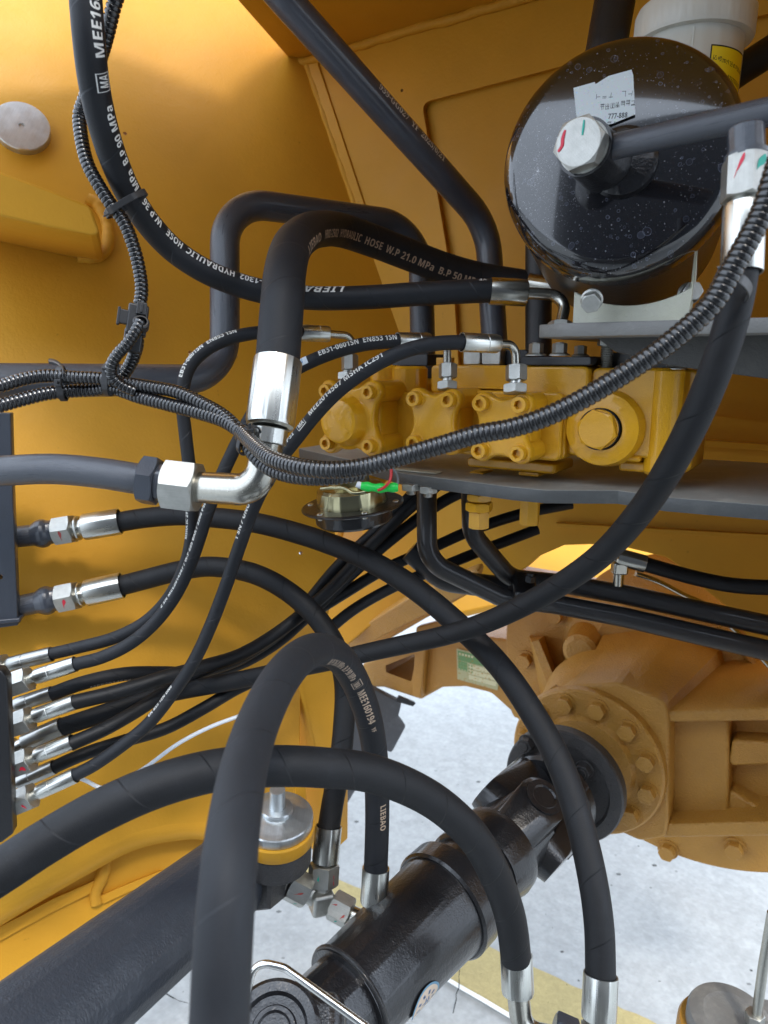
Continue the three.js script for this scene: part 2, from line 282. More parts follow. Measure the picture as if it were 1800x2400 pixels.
// print along a hose or a pipe: [text, where along (m), offset round (m), letter height (m), style]
function printed(base, L, r, marks, o = {}) {
  const W = 2048, H = 256, C = 2 * Math.PI * r, c = document.createElement('canvas'); c.width = W; c.height = H; const g = c.getContext('2d');
  const im = g.createImageData(W, H), q = base;
  for (let y = 0; y < H; y++) for (let x = 0; x < W; x++) { const i = ((y * 2) % 512) * 512 + (Math.round(x * .7) % 512), d = Math.pow(nB[i], 3) * .10 + (nD[i] > .9 ? .05 : 0), k = .9 + .1 * nC[i] + d * 1.6, j = (y * W + x) * 4; for (let e = 0; e < 3; e++) im.data[j + e] = q[e] * k; im.data[j + 3] = 255; }
  g.putImageData(im, 0, 0);
  const kx = (W / L) / (H / C), m = H / C;
  for (const [text, s, v, h, st = {}] of marks) {
    g.save(); g.translate(s * W / L, H / 2 - v * m); const font = `${st.italic ? 'italic ' : ''}${st.thin ? '' : 'bold '}${(h * m * 1.35).toFixed(1)}px ${st.font || 'sans-serif'}`; g.font = font; g.scale(st.fit ? st.fit * W / L / g.measureText(text).width : kx * (st.wide || 1), 1); g.textBaseline = 'middle'; g.fillStyle = st.color || '#dcdcd8'; 
    if (st.box) { const w = g.measureText(text).width; g.lineWidth = h * m * .13; g.strokeStyle = g.fillStyle; g.strokeRect(-h * m * .35, -h * m * .75, w + h * m * .7, h * m * 1.45); }
    if (st.tagBack) { const w = g.measureText(text).width; g.fillStyle = '#cfd8de'; g.fillRect(-h * m, -h * m * .8, w + 2 * h * m, h * m * 1.6); g.fillStyle = '#2f6fa8'; }
    g.fillText(text, 0, 0); g.restore();
  }
  if (!o.keep) { g.globalAlpha = .5; g.fillStyle = `rgb(${base})`; for (let i = 0; i < 350; i++) { const f = rnd() * W, e = rnd() * H; g.fillRect(f, e, 1 + rnd() * 3, 1 + rnd() * 2); } }   // worn print
  const t = new THREE.CanvasTexture(c); t.colorSpace = THREE.SRGBColorSpace; t.wrapS = t.wrapT = THREE.RepeatWrapping; t.repeat.set(1 / L, 1); return t;
}
const RUB = [32, 34, 38];
const printedRubber = (L, r, marks, rough = .55) => mat(lin(1, 1, 1), rough, { specularIntensity: .6, map: printed(RUB, L, r, marks), bumpMap: bRubber, bumpScale: .0008 });
// ---------- floor ----------
const floorPl = plane(new V3(0, 0, 0), Y);
{
  const g = new THREE.PlaneGeometry(60, 60, 1, 1).rotateX(-Math.PI / 2); const uv = g.attributes.uv; for (let i = 0; i < uv.count; i++) uv.setXY(i, uv.getX(i) * 60, uv.getY(i) * 60);
  const f = shade(new THREE.Mesh(g, M.conc)); f.name = 'floor'; f.userData.kind = 'structure'; scene.add(f);
  const sheet = (list, y, mt, name) => { const p = list.map(([a, b]) => hit(floorPl, a, b)), s = new THREE.Shape(p.map((q) => new V2(q.x, -q.z))); const q = shade(new THREE.Mesh(new THREE.ShapeGeometry(s).rotateX(-Math.PI / 2).translate(0, y, 0), mt)); q.name = name; q.userData.kind = 'structure'; scene.add(q); };
  const up = [], lo = [], lo2 = [];
  for (let i = 0; i <= 40; i++) { const x = 560 + i * 30; up.push([x, 1967 + .4548 * (x - 580) + (rnd() - .5) * 5]); lo.push([x, 2011 + .581 * (x - 560) + (rnd() - .5) * 4]); lo2.push([x, 2021 + .588 * (x - 560) + (rnd() - .5) * 2]); }
  sheet([...up, ...lo.slice().reverse()], .004, M.stripe, 'painted_stripe'); sheet([...lo.map(([x, y]) => [x, y + 1.5]), ...lo2.slice().reverse()], .008, M.pale, 'stripe_border');
  const crack = (list, name) => { const pts = []; for (let i = 0; i < list.length - 1; i++) for (let k = 0; k < 6; k++) pts.push([list[i][0] + (list[i + 1][0] - list[i][0]) * k / 6 + (rnd() - .5) * 5, list[i][1] + (list[i + 1][1] - list[i][1]) * k / 6 + (rnd() - .5) * 5]); sheet([...pts, ...pts.slice().reverse().map(([x, y]) => [x + 1.2 + rnd() * 1.4, y + 1.4 + rnd() * 1.2])], .012, M.dark, name); };
  crack([[1082, 2250], [1074, 2310], [1060, 2400]], 'floor_crack'); crack([[376, 2330], [410, 2352], [442, 2366], [470, 2374]], 'floor_crack_001');
}

// ---------- the loader's yellow frame ----------
const backPl = plane(P(780, 300, 1.2), N), backF = frame(hit(backPl, 1200, 700), N);
const cornA = hit(backPl, 700, 105), cornB = hit(backPl, 845, 520), wallThird = P(0, 900, .945);
const wallN = cornB.clone().sub(cornA).cross(wallThird.clone().sub(cornA)).normalize(); if (wallN.dot(U) < 0) wallN.negate();
const wallPl = plane(cornA, wallN), wallF = frame(hit(wallPl, 350, 900), wallN);
const ceilY = hit(backPl, 820, 108).y;
const FR = new Thing('machine_chassis', 'mustard yellow welded steel frame panels that close in the hydraulic compartment', 'machine frame');
{
  const holes = [[293, 313], [445, 826], [553, 835], [705, 1296]].map(([x, y]) => roundHole(wallF, x, y, .0042));
  FR.part('side_panel', plateOn(wallF, [[-260, -900], [560, -900], [700, 105], [850, 534], [1050, 1000], [785, 1236], [786, 1370], [770, 1440], [705, 1590], [700, 1960], [560, 1950], [480, 1928], [390, 1935], [300, 1958], [180, 2020], [-60, 2160], [-260, 2250]], .012, [.01, .01, .001, .001, .01, .02, .02, .02, .02, .03, .01, .05, .1, .1, .1, .1, .01], .0015, holes), M.wall);
  const s = roundPoly(px2(backF, [[560, -300], [1180, -420], [2500, -900], [2700, 1700], [1800, 1560], [1700, 1420], [1606, 1345], [1590, 1326], [1560, 1306], [1470, 1284], [1385, 1276], [1322, 1278], [1262, 1304], [1228, 1334], [1130, 1372], [1040, 1402], [960, 1404], [860, 1472], [812, 1512], [740, 1470], [700, 1150]]), .004);
  const pocket = roundPoly(px2(backF, [[985, 238], [1040, 224], [1330, 148], [2300, -100], [2300, 1060], [1075, 900], [1062, 700], [1040, 560]]), [.03, .02, .004, .01, .01, .03, .03, .03], THREE.Path);
  const win = roundPoly(px2(backF, [[790, 1246], [812, 1232], [842, 1230], [866, 1275], [822, 1322], [790, 1358], [778, 1330]]), .006, THREE.Path); s.holes.push(pocket, win, roundHole(backF, 942, 212, .0042));
  FR.part('back_panel', inFrame(extrude(s, .02, .002), backF), M.wallBack);
  const pk = roundPoly(px2(backF, [[940, 200], [2400, -200], [2400, 1100], [1020, 1000]]), .01); FR.part('recessed_panel', inFrame(extrude(pk, .006, .001), frame(backF.o.clone().addScaledVector(N, -.013), N)), M.wallBack);
  // roof plate over the deep end, meeting the back panel along a weld
  const o = new V3(cornA.x, ceilY, cornA.z), un = (x, y) => { const q = hit(plane(o, Y), x, y).sub(o); return [q.dot(U), q.dot(N)]; }, rp = [[-.02, -.02], [1.4, -.02], [1.4, .78], [-.13, .78], [-.13, .5], un(170, -50), un(540, -22), un(560, 2)];
  const roof = new THREE.Shape(rp.map(([u, n]) => { const q = o.clone().addScaledVector(U, u).addScaledVector(N, n); return new V2(q.x, -q.z); }));
  FR.part('top_panel', boxUV(new THREE.ExtrudeGeometry(roof, { depth: .014, bevelEnabled: false }).rotateX(-Math.PI / 2).translate(0, ceilY, 0)), M.wallBack);  // outline beyond the view is shaped to shade the panels
  { const up = [un(700, 106), ...rp.slice(-3).reverse()].map(([u, n]) => { const q = o.clone().addScaledVector(U, u).addScaledVector(N, n); q.y = ceilY + .016; return q; }), g = [];   // unseen web added on the roof edge to shade the side panel
    for (let i = 0; i < up.length - 1; i++) { const a = up[i], b = up[i + 1], d = b.clone().sub(a), m = new THREE.Matrix4().makeBasis(d.clone().normalize(), Y, d.clone().normalize().cross(Y)).setPosition(a.clone().add(b).multiplyScalar(.5).add(new V3(0, .05, 0))); g.push(new THREE.BoxGeometry(d.length(), .10, .01).applyMatrix4(m)); }
    FR.part('added_shade_web', boxUV(join(g)), M.wallBack); }
  FR.part('added_axle_cover', boxUV(new THREE.BoxGeometry(2.1, .012, .62).applyMatrix4(new THREE.Matrix4().makeBasis(U, Y, N).setPosition(cornA.clone().setY(1.30).addScaledVector(U, .35).addScaledVector(N, -.335)))), M.wallBack);  // unseen cover added to keep the axle in shade
  FR.part('added_end_panel', boxUV(new THREE.BoxGeometry(.012, 1.05, .36).applyMatrix4(new THREE.Matrix4().makeBasis(U, Y, N).setPosition(cornA.clone().setY(ceilY - .53).addScaledVector(U, .92).addScaledVector(N, .17)))), M.wall);  // unseen side closure added to darken the compartment
  const bpts = (list, pl) => smooth(list.map(([x, y]) => hit(pl, x, y)), .003);
  const wl = []; for (let u = 0; u <= 1.0; u += .02) { const q = cornA.clone().addScaledVector(U, u); q.y = ceilY - .003 - .003 * rnd(); wl.push(q.addScaledVector(N, .003)); }
  FR.part('weld_bead', bead(smooth(wl, .003), .007), M.wall);
  FR.part('ledge_strip', plateOn(frame(backF.o.clone().addScaledVector(N, .012), N), [[1560, 1026], [1960, 1052], [1960, 1068], [1560, 1040]], .012, .002, .001), M.wallBack);
  FR.part('ledge_strip', plateOn(frame(backF.o.clone().addScaledVector(N, .010), N), [[1300, 1226], [1960, 1262], [1960, 1274], [1300, 1236]], .010, .002, .001), M.wallBack);
  FR.part('weld_bead', bead(bpts([[716, 140], [772, 305], [836, 490]], backPl), .006), M.wall);
  FR.part('corner_strip', plateOn(frame(backF.o.clone().addScaledVector(N, .004), N), [[712, 132], [738, 128], [862, 505], [832, 492]], .006, .002, .001), M.wall);
  // lug bar low down behind the valve, weld marks
  FR.part('weld_mark', bead(bpts([[888, 735], [893, 755], [890, 775]], backPl), .006), M.wall);
  // horizontal bar across the side panel: lit front face, dark underside, weld at its end
  const barF = frame(P(120, 500, .79), new V3(.34, 0, .94));
  FR.part('bar', plateOn(barF, [[-200, 350], [0, 402], [120, 446], [212, 482], [238, 556], [100, 530], [0, 507], [-200, 462]], .24, [.001, .03, .02, .012, .008, .02, .03, .001], .003), M.wall);
  FR.part('weld_bead', bead(smooth([[205, 470], [228, 484], [246, 516], [253, 555], [247, 592], [224, 607], [180, 606]].map(([x, y]) => hit(wallPl, x, y).addScaledVector(wallN, .006)), .003), .0085), M.wall);
  // lower lip and the pocket for the steering cylinder
  const lipF = frame(wallF.o.clone().addScaledVector(wallN, -.05), wallN);
  FR.part('cylinder_pocket', plateOn(lipF, [[-260, 1950], [440, 1750], [540, 1780], [548, 2060], [430, 2160], [200, 2330], [-100, 2460], [-260, 2560]], .01, .01, .001), M.wall);
  const arc = [[700, 1960], [560, 1950], [480, 1930], [390, 1937], [300, 1960], [180, 2022], [60, 2090], [-60, 2162]];
  FR.part('lip', sweep(smooth(arc.map(([x, y]) => hit(wallPl, x, y).addScaledVector(wallN, -.024)), .01), .026, { seg: 8, cap: true }), M.wall);
  FR.part('weld_bead', bead(smooth([[222, 1982], [246, 2010], [240, 2050], [224, 2090], [226, 2116]].map(([x, y]) => hit(lipF.m && { p: lipF.o, n: wallN }, x, y).addScaledVector(wallN, .004)), .003), .008), M.wall);
  FR.part('seam_strip', plateOn(frame(lipF.o.clone().addScaledVector(wallN, .006), wallN), [[-80, 2215], [120, 2108], [230, 2060], [234, 2084], [120, 2140], [-80, 2250]], .006, .002, .001), M.wall);
  FR.part('seam_strip', plateOn(frame(lipF.o.clone().addScaledVector(wallN, .006), wallN), [[236, 2100], [300, 2072], [380, 2040], [384, 2056], [300, 2092], [240, 2120]], .006, .002, .001), M.wall);
  FR.part('edge_plate', plateOn(frame(hit(wallPl, 700, 1650).addScaledVector(wallN, -.012), N), [[700, 1560], [760, 1540], [788, 1600], [788, 1990], [700, 1990]], .03, [.001, .02, .03, .001, .001], .002), M.wall);
  // pin end: a zinc disc let into the lug
  const pinF = frame(hit(wallF, 52, 306), wallN), pr = .037;
  FR.part('pin_cap', put(lathe([[0, 0], [pr, 0], [pr, .010], [pr - .0012, .0115], [.004, .0115], [.003, .0095], [0, .0095]], 56), pinF.o, wallN), M.pin);
  FR.done();
}

// ---------- hose and fitting makers ----------
const ferrule = (T, a, b, r, kind = 0, mt = M.zinc) => T.part('ferrule', put(ferruleGeo(r, a.distanceTo(b), kind), a, b.clone().sub(a)), mt);
const spinTo = (dir, ref, off = Math.PI / 6) => { const l = ref.clone().applyQuaternion(QY(dir).invert()); return Math.atan2(l.x, l.z) - off; };
function nut(T, a, b, af, o = {}) {                      // marks: [face, material, place along, sideways, width, length, turn] as fractions of the flat
  const dir = b.clone().sub(a), h = dir.length(), spin = spinTo(dir, o.face || EYE.clone().sub(a)) + (o.turn || 0), q = QY(dir);
  const m = T.part(o.name || 'hex_nut', put(hexNut(af, h), a, dir, spin), o.mat || M.nut);
  for (const [f, mt, ty, tx, w, l, rot = 0] of o.marks || []) {
    const ang = Math.PI / 6 + f * Math.PI / 3 + spin, g = new THREE.CircleGeometry(.5, 14), p = g.attributes.position; for (let i = 0; i < p.count; i++) p.setX(i, p.getX(i) * (.7 + .5 * Math.sin(p.getY(i) * 5 + f)) + .12 * Math.sin(p.getY(i) * 6));
    g.scale(w * af * .58, l * h, 1).rotateZ(rot).translate(tx * af * .29, ty * h, af / 2 + .00025).rotateY(ang).applyQuaternion(q).translate(a.x, a.y, a.z);
    T.part('paint_mark', boxUV(toCreasedNormals(clean(g), 1)), mt, m);
  }
  return m;
}
const tube = (T, name, list, r, R, mt, o = {}) => T.part(name, sweep(bent(list, R), r, { cap: true, ...o }), mt);
const collar = (T, a, b, r, mt = M.zinc, name = 'collar') => T.part(name, put(lathe([[0, 0], [r * .96, 0], [r, r * .05], [r, a.distanceTo(b) - r * .05], [r * .96, a.distanceTo(b)], [0, a.distanceTo(b)]]), a, b.clone().sub(a)), mt);
const rubberHose = (T, list, r, mt = M.rubber, o = {}) => { const pts = smooth(list); const g = sweep(pts, r, { seg: 28, cap: true, ...o }); return T.part('rubber_hose', g, typeof mt === 'function' ? mt(g.userData.L) : mt); };
function corrugate(list, r, pitch = .0037) {             // split conduit: real ribs
  const pts = smooth(list, pitch / 8), rr = (s) => { const k = Math.abs(((s / pitch) % 1) - .5) * 2; return r * (.80 + .20 * (1 - Math.pow(k, 5))); };
  return sweep(pts, (s) => rr(s), { seg: 18, cap: true });
}
const lerpP = (a, b, t) => a.clone().lerp(b, t);
// ---------- steel pipes ----------
const pipe = (label, list, r, R, mt, extra) => { const T = new Thing('steel_pipe', label, 'pipe'); tube(T, 'tube', list, r, R, mt, { seg: 30 }); if (extra) extra(T); return T.done(); };
pipe('slate grey steel pipe bent up and over in an inverted U', [[-160, 893, .66], [527, 890, .82], [527, 470, .83], [985, 530, .97], [993, 905, .97]], .017, .058, M.slate);
{
  const list = [[520, -172, .72], [669, 0, .76], [1143, 530, .945], [1163, 870, .94]], T = new Thing('steel_pipe', 'straight slate grey pipe running diagonally with a white printed date code', 'pipe');
  const pts = bent(list, .07), g = sweep(pts, .0172, { seg: 30, ref: new V3(.35, .45, .8) }), L = g.userData.L;
  T.part('tube', g, mat(lin(1, 1, 1), .36, { map: printed([63, 68, 79], L, .0172, [['939-GG027  YF  2025/6/21', .212, .002, .0095, { font: 'serif', fit: .115, color: '#dfe5e8' }]], { keep: true }), clearcoat: .6, clearcoatRoughness: .16, bumpMap: rep(bPaint, 20), bumpScale: .0003 }));
  T.done();
}
pipe('thick black pipe that comes down from above behind the round black tank', [[1452, -60, .72], [1418, 130, .73], [1330, 420, .78]], .0205, .05, M.satin);
pipe('dark upright pipe standing between the grey diagonal pipe and the tank bracket', [[1262, 500, .90], [1262, 900, .90]], .0165, .02, M.satin);
pipe('black rubber covered pipe behind the plastic fluid reservoir', [[1640, 240, .76], [1724, 172, .75], [1900, 60, .70]], .015, .03, M.satin);
{ // S-bent pipe, grey end nut
  const T = new Thing('steel_pipe', 'slate grey pipe with a gentle S bend ending in a grey hexagon nut', 'pipe');
  const pts = smooth([[-140, 1112, .64], [0, 1104, .635], [120, 1099, .63], [230, 1108, .625], [320, 1122, .622], [345, 1126, .622]], .006);
  T.part('tube', sweep(pts, .0136, { seg: 30, cap: true }), M.slate);
  nut(T, P(331, 1124, .622), P(372, 1130, .622), .0385, { mat: M.slate, turn: .35 }); collar(T, P(370, 1130, .622), P(394, 1133, .622), .0165, M.slate, 'threaded_end'); T.done();
}
for (const [k, label, a, b, c] of [[0, 'upper of two short slate pipes with bulged ends by the bracket bar', [-160, 1279, .86], [78, 1254, .875], [124, 1246, .88]], [1, 'lower of two short slate pipes with bulged ends by the bracket bar', [-160, 1462, .86], [88, 1412, .875], [134, 1402, .88]]]) {
  const T = new Thing('steel_pipe', label, 'pipe'), pa = PL(a), pb = PL(b), pc = PL(c), L = pb.distanceTo(pc);
  T.part('tube', sweep(bent([pa, pb], .01), .0132, { cap: true }), M.slate);
  T.part('bulged_end', put(lathe([[0, -.004], [.0132, -.002], [.0172, .006], [.0178, .010], [.0172, .014], [.0150, .0175], [.0146, L], [0, L]]), pb.clone().lerp(pc, .02), pc.clone().sub(pb)), M.slate); T.done();
}
// ---------- large hydraulic hoses ----------
const C = { white: { color: '#e2e2de' }, tan: { color: '#b5a08a' } };
{ // long printed hose along the top, from the bracket fitting to the top edge
  const T = new Thing('hydraulic_hose', 'black hose with bold white print sweeping down from the top edge to the bracket', 'hose'), r = .0115;
  rubberHose(T, [[1153, 681, .70], [1100, 683, .70], [980, 689, .70], [860, 697, .70], [740, 699, .70], [650, 690, .698], [560, 668, .69], [480, 635, .675], [405, 585, .66], [345, 520, .635], [300, 450, .61], [266, 372, .585], [240, 289, .56], [221, 200, .54], [209, 100, .52], [201, 0, .51], [196, -90, .505]], r,
    (L) => printedRubber(L, r, [['YF', .006, -.001, .005, C.white], ['LIEBAO', .143, .0005, .0098, { ...C.white, italic: true, fit: .052 }], ['-1302  HYDRAULIC  HOSE   W.P 36.0 MPa  B.P 90 MPa', .228, 0, .0078, { ...C.white, fit: .228 }], ['MA', .4675, 0, .0085, { ...C.white, box: 1, italic: true, fit: .010 }], ['MEE160194', .488, 0, .0085, { ...C.white, fit: .054 }]], .5), { ref: [new V3(0, .95, .5), new V3(.8, 0, .55)] });
  const a = P(1149, 682, .70), b = P(1236, 687, .70); ferrule(T, a, b, .0130, 0, M.steel);
  tube(T, 'elbow', [b, P(1330, 692, .70), P(1312, 772, .69)], .0057, .02, M.steel);
  nut(T, P(1314, 755, .69), P(1313, 772, .69), .021, {}); T.done();
}
{ // big hose with elbow
  const T = new Thing('hydraulic_hose', 'thickest black hose arching back from a large silver elbow, tan print inside the bend', 'hose'), r = .019;
  rubberHose(T, [[650, 856, .61], [656, 780, .613], [662, 705, .62], [668, 640, .64], [684, 580, .68], [715, 548, .73], [750, 537, .78], [800, 540, .83], [870, 563, .86], [940, 590, .88], [1040, 628, .90], [1120, 650, .91], [1250, 672, .91]], r,
    (L) => printedRubber(L, r, [['LIEBAO', .135, 0, .0095, { ...C.tan, fit: .07 }], ['HB02-2502  HYDRAULIC  HOSE  W.P 21.0 MPa  B.P 50 MPa', .222, 0, .0095, { ...C.tan, fit: .30 }]], .6), { ref: [new V3(.9, -.1, .4), new V3(0, -.45, .9)], seg: 36 });
  const a = P(652, 846, .61), b = P(632, 1003, .60); ferrule(T, a, b, .0208); const c = P(627, 1040, .60); collar(T, b, c, .0155);
  tube(T, 'elbow', [P(628, 1036, .60), P(606, 1150, .605), P(462, 1142, .62)], .0138, .042, M.steel, { seg: 32 });
  nut(T, P(466, 1143, .62), P(389, 1134, .622), .0415, { turn: .5, marks: [[1, M.red, .55, .1, .16, .55, 1.57]] });
  const e = P(1240, 668, .90), f = P(1350, 684, .88); ferrule(T, e, f, .0165, 0, M.steel); T.done();
}
function straightEnd(T, nA, nB, fA, fB, o) {             // nut from nA to nB, neck, then sleeve from fA (neck side) to fB (hose side)
  nut(T, nA, nB, o.af, { marks: o.marks, turn: o.turn, face: o.face }); collar(T, lerpP(nA, nB, .9), lerpP(fA, fB, .05), o.neck, M.zinc, 'neck');
  if (o.ring) collar(T, lerpP(nB, fA, .35), lerpP(nB, fA, .62), o.r * .92, M.zinc, 'neck_ring'); ferrule(T, fB, fA, o.r, o.kind ?? 0, o.mat || M.zinc);
}
{
  const T = new Thing('hydraulic_hose', 'long black hose curving from the upper silver end fitting down to the floor', 'hose');
  rubberHose(T, [[270, 1225, .885], [340, 1214, .885], [420, 1208, .88], [500, 1213, .87], [580, 1222, .86], [651, 1237, .85], [760, 1270, .83], [868, 1315, .80], [977, 1383, .77], [1085, 1474, .74], [1172, 1562, .715], [1248, 1671, .685], [1313, 1792, .655], [1359, 1931, .63], [1389, 2061, .61], [1404, 2170, .60], [1408, 2300, .592]], .0125);
  straightEnd(T, P(130, 1246, .88), P(174, 1239, .88), P(194, 1236, .88), P(281, 1222, .885), { af: .033, r: .0165, neck: .0105, ring: 1, turn: .5, marks: [[0, M.redDull, .5, -.2, .2, .6, 1.57], [1, M.green, .55, .2, .25, .7, 1.57]] });
  const a = P(1408, 2284, .592), b = P(1403, 2392, .585); ferrule(T, a, b, .0142); collar(T, b, P(1402, 2412, .582), .009); nut(T, P(1402, 2406, .582), P(1401, 2450, .58), .027, { turn: .5 }); T.done();
}
{
  const T = new Thing('hydraulic_hose', 'black hose from the lower silver end fitting that drops behind the tall loop', 'hose');
  rubberHose(T, [[262, 1377, .885], [290, 1371, .885], [340, 1358, .885], [420, 1338, .88], [490, 1328, .875], [590, 1343, .865], [670, 1383, .855], [740, 1445, .845], [788, 1520, .835], [808, 1600, .825], [806, 1700, .815], [795, 1800, .805], [780, 1880, .797], [769, 1950, .79]], .0125);
  straightEnd(T, P(138, 1404, .88), P(182, 1395, .88), P(200, 1391, .88), P(286, 1372, .885), { af: .033, r: .0165, neck: .0105, ring: 1, turn: .5, marks: [[0, M.red, .5, -.1, .22, .55, 1.3], [1, M.green, .5, .2, .15, .4, 1.9]] });
  const a = P(770, 1936, .79), b = P(762, 2022, .785); ferrule(T, a, b, .0150); collar(T, lerpP(a, b, .95), P(760, 2040, .784), .009);
  nut(T, P(760, 2024, .784), P(757, 2074, .782), .030, { turn: .2, marks: [[0, M.green, .45, .3, .12, .3, .1], [5, M.red, .6, 0, .12, .5, .1]] }); T.done();
}
{
  const T = new Thing('hydraulic_hose', 'nearest thick hose rising as a tall loop, small tan print inside its bend', 'hose'), r = .0127;
  rubberHose(T, [[498, 2560, .288], [514, 2400, .298], [522, 2230, .304], [534, 2060, .315], [550, 1920, .34], [572, 1800, .375], [606, 1692, .415], [652, 1600, .455], [700, 1543, .50], [748, 1522, .545], [795, 1541, .59], [832, 1596, .63], [860, 1668, .66], [876, 1745, .695], [883, 1830, .725], [884, 1930, .745], [880, 2050, .755]], r,
    (L) => printedRubber(L, r, [['W.P 36.0 MPa  B.P 90 MPa', .322, 0, .0066, { ...C.tan, fit: .076 }], ['MA', .4045, 0, .0062, { ...C.tan, box: 1, fit: .0085 }], ['MEE160194', .4205, 0, .0075, { ...C.tan, fit: .052 }], ['YF', .479, 0, .0045, { ...C.tan, fit: .007 }], ['LIEBAO', .603, .003, .0066, { ...C.tan, fit: .034 }]], .62), { ref: [new V3(.5, -.5, .6), new V3(.25, -.1, .95)], seg: 34 });
  const a = P(881, 2034, .755), b = P(876, 2118, .755); ferrule(T, a, b, .0146);
  nut(T, P(778, 2118, .778), P(822, 2142, .772), .028, { turn: .2, marks: [[1, M.green, .5, 0, .14, .35, 1.3], [0, M.redDull, .2, -.4, .1, .3, .4], [0, M.redDull, .75, .5, .14, .3, 1.1]] });
  tube(T, 'elbow', [P(820, 2141, .772), P(872, 2166, .762), P(876, 2112, .755)], .0092, .022, M.steel); T.done();
}
{
  const T = new Thing('hydraulic_hose', 'thick black hose arching low across the front from the wall side to the floor stripe', 'hose');
  rubberHose(T, [[-150, 2135, .44], [0, 2043, .455], [110, 1972, .465], [240, 1898, .475], [380, 1838, .485], [520, 1803, .50], [651, 1795, .515], [760, 1799, .53], [868, 1812, .55], [1009, 1872, .585], [1107, 1958, .615], [1160, 2050, .64], [1196, 2150, .66], [1211, 2260, .675]], .0145, M.rubber, { seg: 34 });
  const a = P(1210, 2238, .675), b = P(1214, 2332, .67); ferrule(T, a, b, .0152);
  tube(T, 'elbow', [P(1214, 2326, .67), P(1224, 2420, .665), P(1310, 2436, .66)], .0105, .03, M.steel); nut(T, P(1296, 2416, .66), P(1350, 2440, .655), .03, { mat: M.slate }); T.done();
}
{
  const T = new Thing('hydraulic_hose', 'black hose hanging from the tee beside the tank, sweeping back to the connector stack', 'hose');
  rubberHose(T, [[1737, 632, .43], [1728, 690, .43], [1712, 760, .433], [1690, 830, .438], [1660, 910, .447], [1620, 1000, .462], [1570, 1095, .485], [1504, 1195, .52], [1410, 1300, .565], [1310, 1372, .61], [1220, 1422, .645], [1130, 1462, .68], [1040, 1490, .71], [950, 1510, .74], [868, 1528, .76], [760, 1553, .785], [650, 1575, .80], [540, 1598, .81], [430, 1618, .81], [330, 1640, .80], [230, 1676, .785], [140, 1706, .77]], .0100, M.rubber);
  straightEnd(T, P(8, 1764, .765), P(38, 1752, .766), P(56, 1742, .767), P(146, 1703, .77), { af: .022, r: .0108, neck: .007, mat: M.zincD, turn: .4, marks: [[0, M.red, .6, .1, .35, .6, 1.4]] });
  const a = P(1738, 640, .43), b = P(1745, 476, .43); ferrule(T, a, b, .0121); collar(T, lerpP(a, b, .96), P(1746, 466, .43), .0085);
  nut(T, P(1745, 470, .43), P(1750, 372, .43), .0245, { turn: -.25, marks: [[0, M.red, .65, -.1, .16, .6, -.35], [1, M.green, .7, -.2, .3, .5, -.5]] }); T.done();
}
// ---------- thin printed hoses between the valve and the connector stack ----------
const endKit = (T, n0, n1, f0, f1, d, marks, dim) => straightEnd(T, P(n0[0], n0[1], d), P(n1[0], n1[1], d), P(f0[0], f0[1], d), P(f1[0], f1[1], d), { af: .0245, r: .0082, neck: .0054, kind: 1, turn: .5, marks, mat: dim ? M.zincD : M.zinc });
const valveEnd = (T, f0, f1, elbow, n1, n2, d, af = .0165) => { ferrule(T, PL(f0), PL(f1), .0088, 1, M.zinc); tube(T, 'elbow', [PL(f1), ...elbow.map(PL)], .0042, .013, M.steel);
  nut(T, P(n1[0], n1[1], d), P(n1[0], n1[2], d), af, { turn: .2 }); collar(T, P(n1[0], n1[2] - 2, d), P(n2[0], n2[1] + 2, d), af * .34, M.zinc, 'neck'); nut(T, P(n2[0], n2[1], d), P(n2[0], n2[2], d), af * 1.2, { turn: .5 }); };
const W = { color: '#d6d6d0' };
{
  const T = new Thing('thin_hydraulic_hose', 'thin hose ending behind the thick upright hose, looping out beside the side panel', 'hose'), r = .0067;
  rubberHose(T, [[118, 1533, .765], [190, 1516, .765], [270, 1494, .76], [340, 1458, .755], [395, 1402, .75], [432, 1330, .745], [448, 1265, .74], [450, 1190, .735], [444, 1100, .73], [435, 1020, .725], [428, 944, .72], [434, 885, .715], [452, 848, .715], [490, 815, .715], [545, 791, .72], [610, 779, .73], [670, 777, .745], [712, 779, .76]], r,
    (L) => printedRubber(L, r, [['EB31-0601SN  EN853 1SN', .385, .0022, .0062, { ...W, fit: .072 }], ['MSHA IC 291  W.P 225 BAR', .22, .003, .004, W]]), { ref: [new V3(-.35, .5, .8), new V3(-.05, .55, .8)] });
  endKit(T, [-14, 1566], [14, 1560], [20, 1558], [121, 1533], .765, [[0, M.red, .6, 0, .2, .4, 1.4]], 1);
  valveEnd(T, [704, 780, .76], [772, 783, .77], [[830, 787, .78], [820, 840, .79]], [820, 832, 868], [813, 874, 892], .79); T.done();
}
